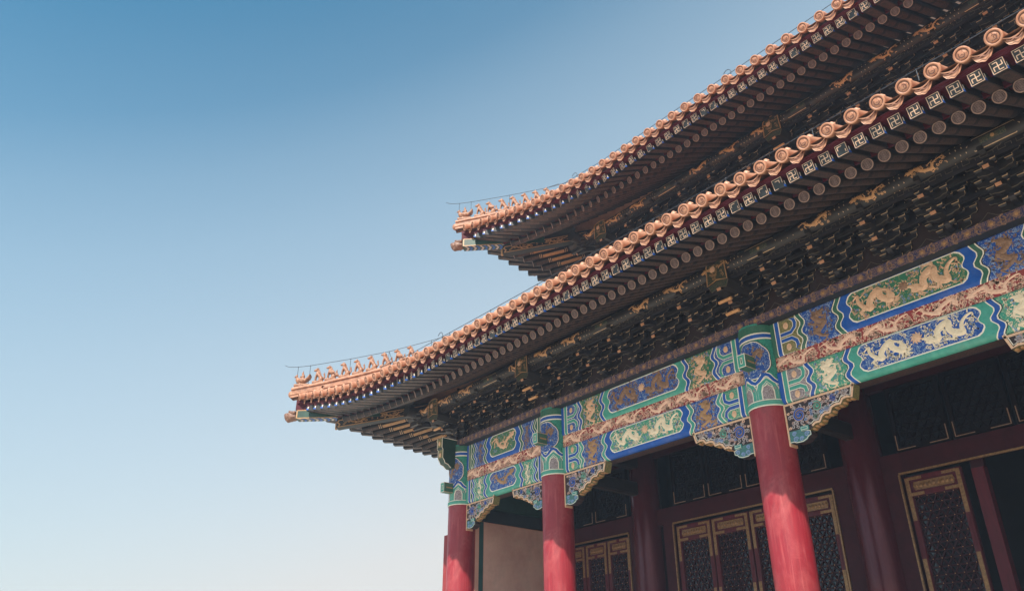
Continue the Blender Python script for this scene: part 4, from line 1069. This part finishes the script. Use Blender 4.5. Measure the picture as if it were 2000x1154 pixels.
def door_leaf(x0, w, y=None, rot=None):
    y = YB if y is None else y
    zt = -1.06; x1 = x0+w; zb = ZLO+.1
    d = MB()
    for a, b in ((x0, x0+.13), (x1-.13, x1)):
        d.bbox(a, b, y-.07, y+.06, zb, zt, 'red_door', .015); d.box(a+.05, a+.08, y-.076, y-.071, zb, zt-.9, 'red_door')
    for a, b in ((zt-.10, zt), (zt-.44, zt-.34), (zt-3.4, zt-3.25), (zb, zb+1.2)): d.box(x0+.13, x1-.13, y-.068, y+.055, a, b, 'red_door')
    d.box(x0+.13, x1-.13, y-.03, y+.02, zt-.34, zt-.10, 'red_door')
    o = part('door_leaf', d)
    sub('lattice', lattice(x0+.13, x1-.13, zt-3.25, zt-.44, y-.01, .19), o)
    yo = y-.082
    def plates(nm, L):
        f = MB()
        for a, b, c, e in L: f.bbox(a, b, yo, yo+.011, c, e, 'gilt', .004)
        sub(nm, f, o)
    for s_, (a, b) in ((1, (x0+.02, x0+.11)), (-1, (x1-.11, x1-.02))):
        xa, xb = (x0+.105, x0+.40) if s_ > 0 else (x1-.40, x1-.105)
        plates('gilt_corner', [(a, b, zt-.95, zt-.03), (xa, xb, zt-.085, zt-.02), (xa, xb, zt-.43, zt-.36)])
        plates('gilt_hinge', [(a, b, zt-2.7, zt-1.75)]); plates('gilt_hinge', [(a, b, zt-3.9, zt-3.1)])
    f = MB(); pl = [(x0+.17, zt-.22), (x0+.20, zt-.13), (x1-.20, zt-.13), (x1-.17, zt-.22), (x1-.20, zt-.31), (x0+.20, zt-.31)]
    f.prism_y(pl, y-.055, y-.031, 'gilt')
    for k in range(9): f.ball((x0+.24+(w-.48)*k/8, y-.055, zt-.22), (.045, .012, .05), 'gilt', 1)
    sub('gilt_plaque', f, o)
    return o
bay_front(.7+.2, 3.86, 3)
bay_front(5.62, 10.62, 4)
bay_front(12.30, 17.5, 4, 1)
bay_front(19.2, 24.2, 4)
mb = MB(); mb.bbox(13.80, 14.06, YB-.085, YB+.12, ZLO, -1.16, 'red_door', .01); mb.box(13.80, 14.06, YB-.02, YB+.1, -1.16, -.957, 'lattice'); part('door_post', mb)
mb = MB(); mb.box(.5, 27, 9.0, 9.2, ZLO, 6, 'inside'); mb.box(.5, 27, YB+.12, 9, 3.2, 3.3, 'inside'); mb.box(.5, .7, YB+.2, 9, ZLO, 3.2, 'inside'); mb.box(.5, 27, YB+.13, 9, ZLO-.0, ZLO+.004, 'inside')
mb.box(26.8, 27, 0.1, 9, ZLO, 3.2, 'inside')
part('interior_wall', mb)

# ------------------------------------------------------------------ figures on the hip ridges
def figure_mesh(kind):
    mb = MB(); m = 'tile_fig'; b = lambda c, r: mb.ball(c, r, m)
    # faces -X; sits at z = 0
    mb.bbox(-.15, .17, -.06, .06, -.06, .02, m, .01)
    b((.105, 0, .085), (.075, .065, .085)); mb.tube([(.11, 0, .10), (.05, 0, .18), (-.01, 0, .255), (-.035, 0, .31)], [.062, .058, .052, .042], m, 10)
    b((-.02, 0, .24), (.05, .052, .06))
    for s_ in (-1, 1):
        b((.10, s_*.05, .07), (.065, .028, .065)); b((.055, s_*.052, .018), (.05, .02, .02))
        mb.tube([(-.03, s_*.036, .24), (-.065, s_*.038, .12), (-.07, s_*.038, .02)], [.028, .020, .017], m, 8); b((-.088, s_*.038, .014), (.03, .020, .016))
        b((-.03, s_*.036, .41), (.015, .010, .028))
    b((-.055, 0, .37), (.05, .042, .046)); b((-.105, 0, .36), (.042, .030, .026)); b((-.10, 0, .335), (.032, .024, .012))
    mb.tube([(.165, 0, .07), (.205, 0, .15), (.18, 0, .24), (.20, 0, .29)], [.022, .024, .028, .006], m, 8)
    for k in range(4): b((.005+.022*k, 0, .375-.045*k), (.028, .016, .025))
    if kind == 1: mb.tube([(-.03, 0, .39), (.0, 0, .43), (.04, 0, .44)], [.018, .013, .004], m, 6)
    if kind == 2:
        b((-.09, 0, .375), (.02, .02, .02)); mb.tube([(.14, 0, .12), (.22, 0, .12), (.27, 0, .05)], [.04, .045, .01], m, 8)
        for s_ in (-1, 1): b((.06, s_*.075, .2), (.10, .02, .06))
    if kind == 3: b((-.02, 0, .34), (.05, .058, .07))
    return mb.mesh('ridge_beast')
def rider_mesh():
    mb = MB(); m = 'tile_fig'; b = lambda c, r: mb.ball(c, r, m)
    mb.bbox(-.22, .22, -.075, .075, -.06, .02, m, .01)
    b((-.02, 0, .12), (.17, .085, .10)); b((-.15, 0, .17), (.06, .05, .08)); b((-.19, 0, .26), (.045, .04, .05)); mb.tube([(-.22, 0, .26), (-.28, 0, .24)], [.022, .004], m, 6); b((-.17, 0, .31), (.03, .012, .03))
    for k in range(5): mb.tube([(.08, (k-2)*.02, .12), (.2, (k-2)*.035, .2), (.24, (k-2)*.045, .33-.02*abs(k-2))], [.04, .035, .016], m, 8)
    for s_ in (-1, 1): b((.03, s_*.08, .13), (.13, .025, .06)); mb.tube([(-.06, s_*.04, .06), (-.06, s_*.04, 0)], .02, m, 6)
    b((.02, 0, .25), (.05, .05, .09)); b((.0, 0, .345), (.035, .035, .04)); mb.tube([(0, 0, .37), (.005, 0, .45)], [.028, .006], m, 8); b((-.04, .0, .26), (.05, .045, .02))
    return mb.mesh('ridge_rider')
FM = [figure_mesh(k) for k in range(4)]; RM = rider_mesh()
WORD = ['first', 'second', 'third', 'fourth', 'fifth', 'sixth', 'seventh', 'eighth', 'ninth']
LOOK = ['horned ', 'winged ', 'maned ', 'plain ', 'horned ', 'maned ', 'winged ', 'plain ']
KIND = [1, 2, 3, 0, 1, 3, 2, 0]
def figures(org, pos, tier):
    for k, (s_, z) in enumerate(pos):
        me = RM if k == 0 else FM[KIND[k-1]]
        o = link('ridge_rider' if k == 0 else 'ridge_beast', me, None, (org[0]+s_, org[1]+s_, H+z+org[2]+.03))
        o.rotation_euler = (0, 0, pi/4); o.scale = (1.18,)*3
        md = o.modifiers.new('union', 'REMESH'); md.mode = 'VOXEL'; md.voxel_size = .013; md.use_smooth_shade = True
        if k == 0: tag(o, 'glazed rider on a hen at the tip of the %s roof ridge' % tier, 'roof figure', 'glazed figures on the %s roof ridge' % tier)
        else: tag(o, '%s glazed beast behind the rider on the %s roof ridge' % (WORD[k-1], tier), 'roof figure', 'glazed figures on the %s roof ridge' % tier)
figures((0, 0, 0), [(-4.06, 4.33), (-3.67, 4.42), (-3.36, 4.50), (-3.01, 4.59), (-2.68, 4.68), (-2.34, 4.79), (-2.0, 4.89), (-1.68, 4.99), (-1.36, 5.10)], 'lower')
figures(UP, [(-4.05, 4.33), (-3.67, 4.42), (-3.39, 4.49), (-3.06, 4.58), (-2.77, 4.66), (-2.47, 4.75), (-2.18, 4.84), (-1.89, 4.93)], 'upper')

# ------------------------------------------------------------------ lightning wires along ridge and eave
def wires(org, xmax, tier, hooks):
    ox, oy, oz = org
    r_ = link('lightning_wire', None, None, (ox-4.2, oy-4.2, H+oz+4.2)); r_.empty_display_size = .3
    tag(r_, 'thin dark lightning wire on posts along the %s roof edge' % tier, 'wire')
    def L(p): return (p[0]+4.2, p[1]+4.2, p[2]-4.2)
    mb = MB(); dpos = [(-4.55, 5.12), (-4.47, 5.07), (-4.40, 5.05), (-4.2, 5.04), (-3.89, 5.07), (-2.88, 5.25), (-1.92, 5.46), (-.87, 5.80), (.3, 6.25)]
    mb.tube([L((s_, s_, z)) for s_, z in dpos], .009, 'wire', 6)
    sub('ridge_wire', mb, r_)
    for s_, z in ((-4.2, 5.04), (-3.89, 5.07), (-2.88, 5.25), (-1.92, 5.46), (-.87, 5.80)):
        p = MB(); p.tube([L((s_, s_, lerp([(-4.27, 4.28), (-2.65, 4.68), (-1.39, 5.08), (.5, 5.75)], s_)-.03)), L((s_, s_, z))], .009, 'wire', 6); p.ball(L((s_, s_, z)), .018, 'wire', 1)
        sub('wire_post', p, r_)
    mb = MB(); pts = []; x = -1.9
    CZ = CAPZ_LO if tier == 'lower' else CAPZ_UP
    ez = lambda x: lerp(CZ, x)+.46
    pts.append((-1.92, -1.92, 5.46)); pts.append((-.5, -2.6, 4.55)); x = .7
    while x < xmax: pts.append((x, -3.6, ez(x))); x += 1.85
    mb.tube([L(p) for p in pts], .008, 'wire', 6); sub('eave_wire', mb, r_)
    for k, p in enumerate(pts[2:]):
        q = MB(); q.tube([L((p[0], p[1], p[2]-.22)), L(p)], .008, 'wire', 6); q.ball(L(p), .016, 'wire', 1); sub('wire_post', q, r_)
    for x, s_ in hooks:
        q = MB(); z = ez(x)
        q.tube([L((x+s_*(.12*cos(a)+.0), -3.6, z-.02+.14*sin(a)+.04)) for a in [-.9+.35*i for i in range(11)]], .009, 'wire', 6); sub('wire_loop', q, r_)
wires((0, 0, 0), 21, 'lower', [(3.94, 1)])
wires(UP, 15, 'upper', [(1.35, 1), (7.3, 1)])

# ------------------------------------------------------------------ thin scattering volume, added to lift the blacks
HM = bpy.data.materials.new('black_lift_haze'); HM.use_nodes = True
hn, hl = HM.node_tree.nodes, HM.node_tree.links; hn.clear()
ho = hn.new('ShaderNodeOutputMaterial'); hv = hn.new('ShaderNodeVolumePrincipled')
hv.inputs['Color'].default_value = (.60, .76, 1, 1); hv.inputs['Density'].default_value = LIFT_HAZE; hv.inputs['Anisotropy'].default_value = 0.0
hl.new(hv.outputs[0], ho.inputs['Volume'])
MT['lift_haze'] = HM
g = MB(); g.box(-60, 80, -60, 70, -1, 24, 'lift_haze'); tag(link('lift_haze', g.mesh('lift_haze')), kind='stuff')
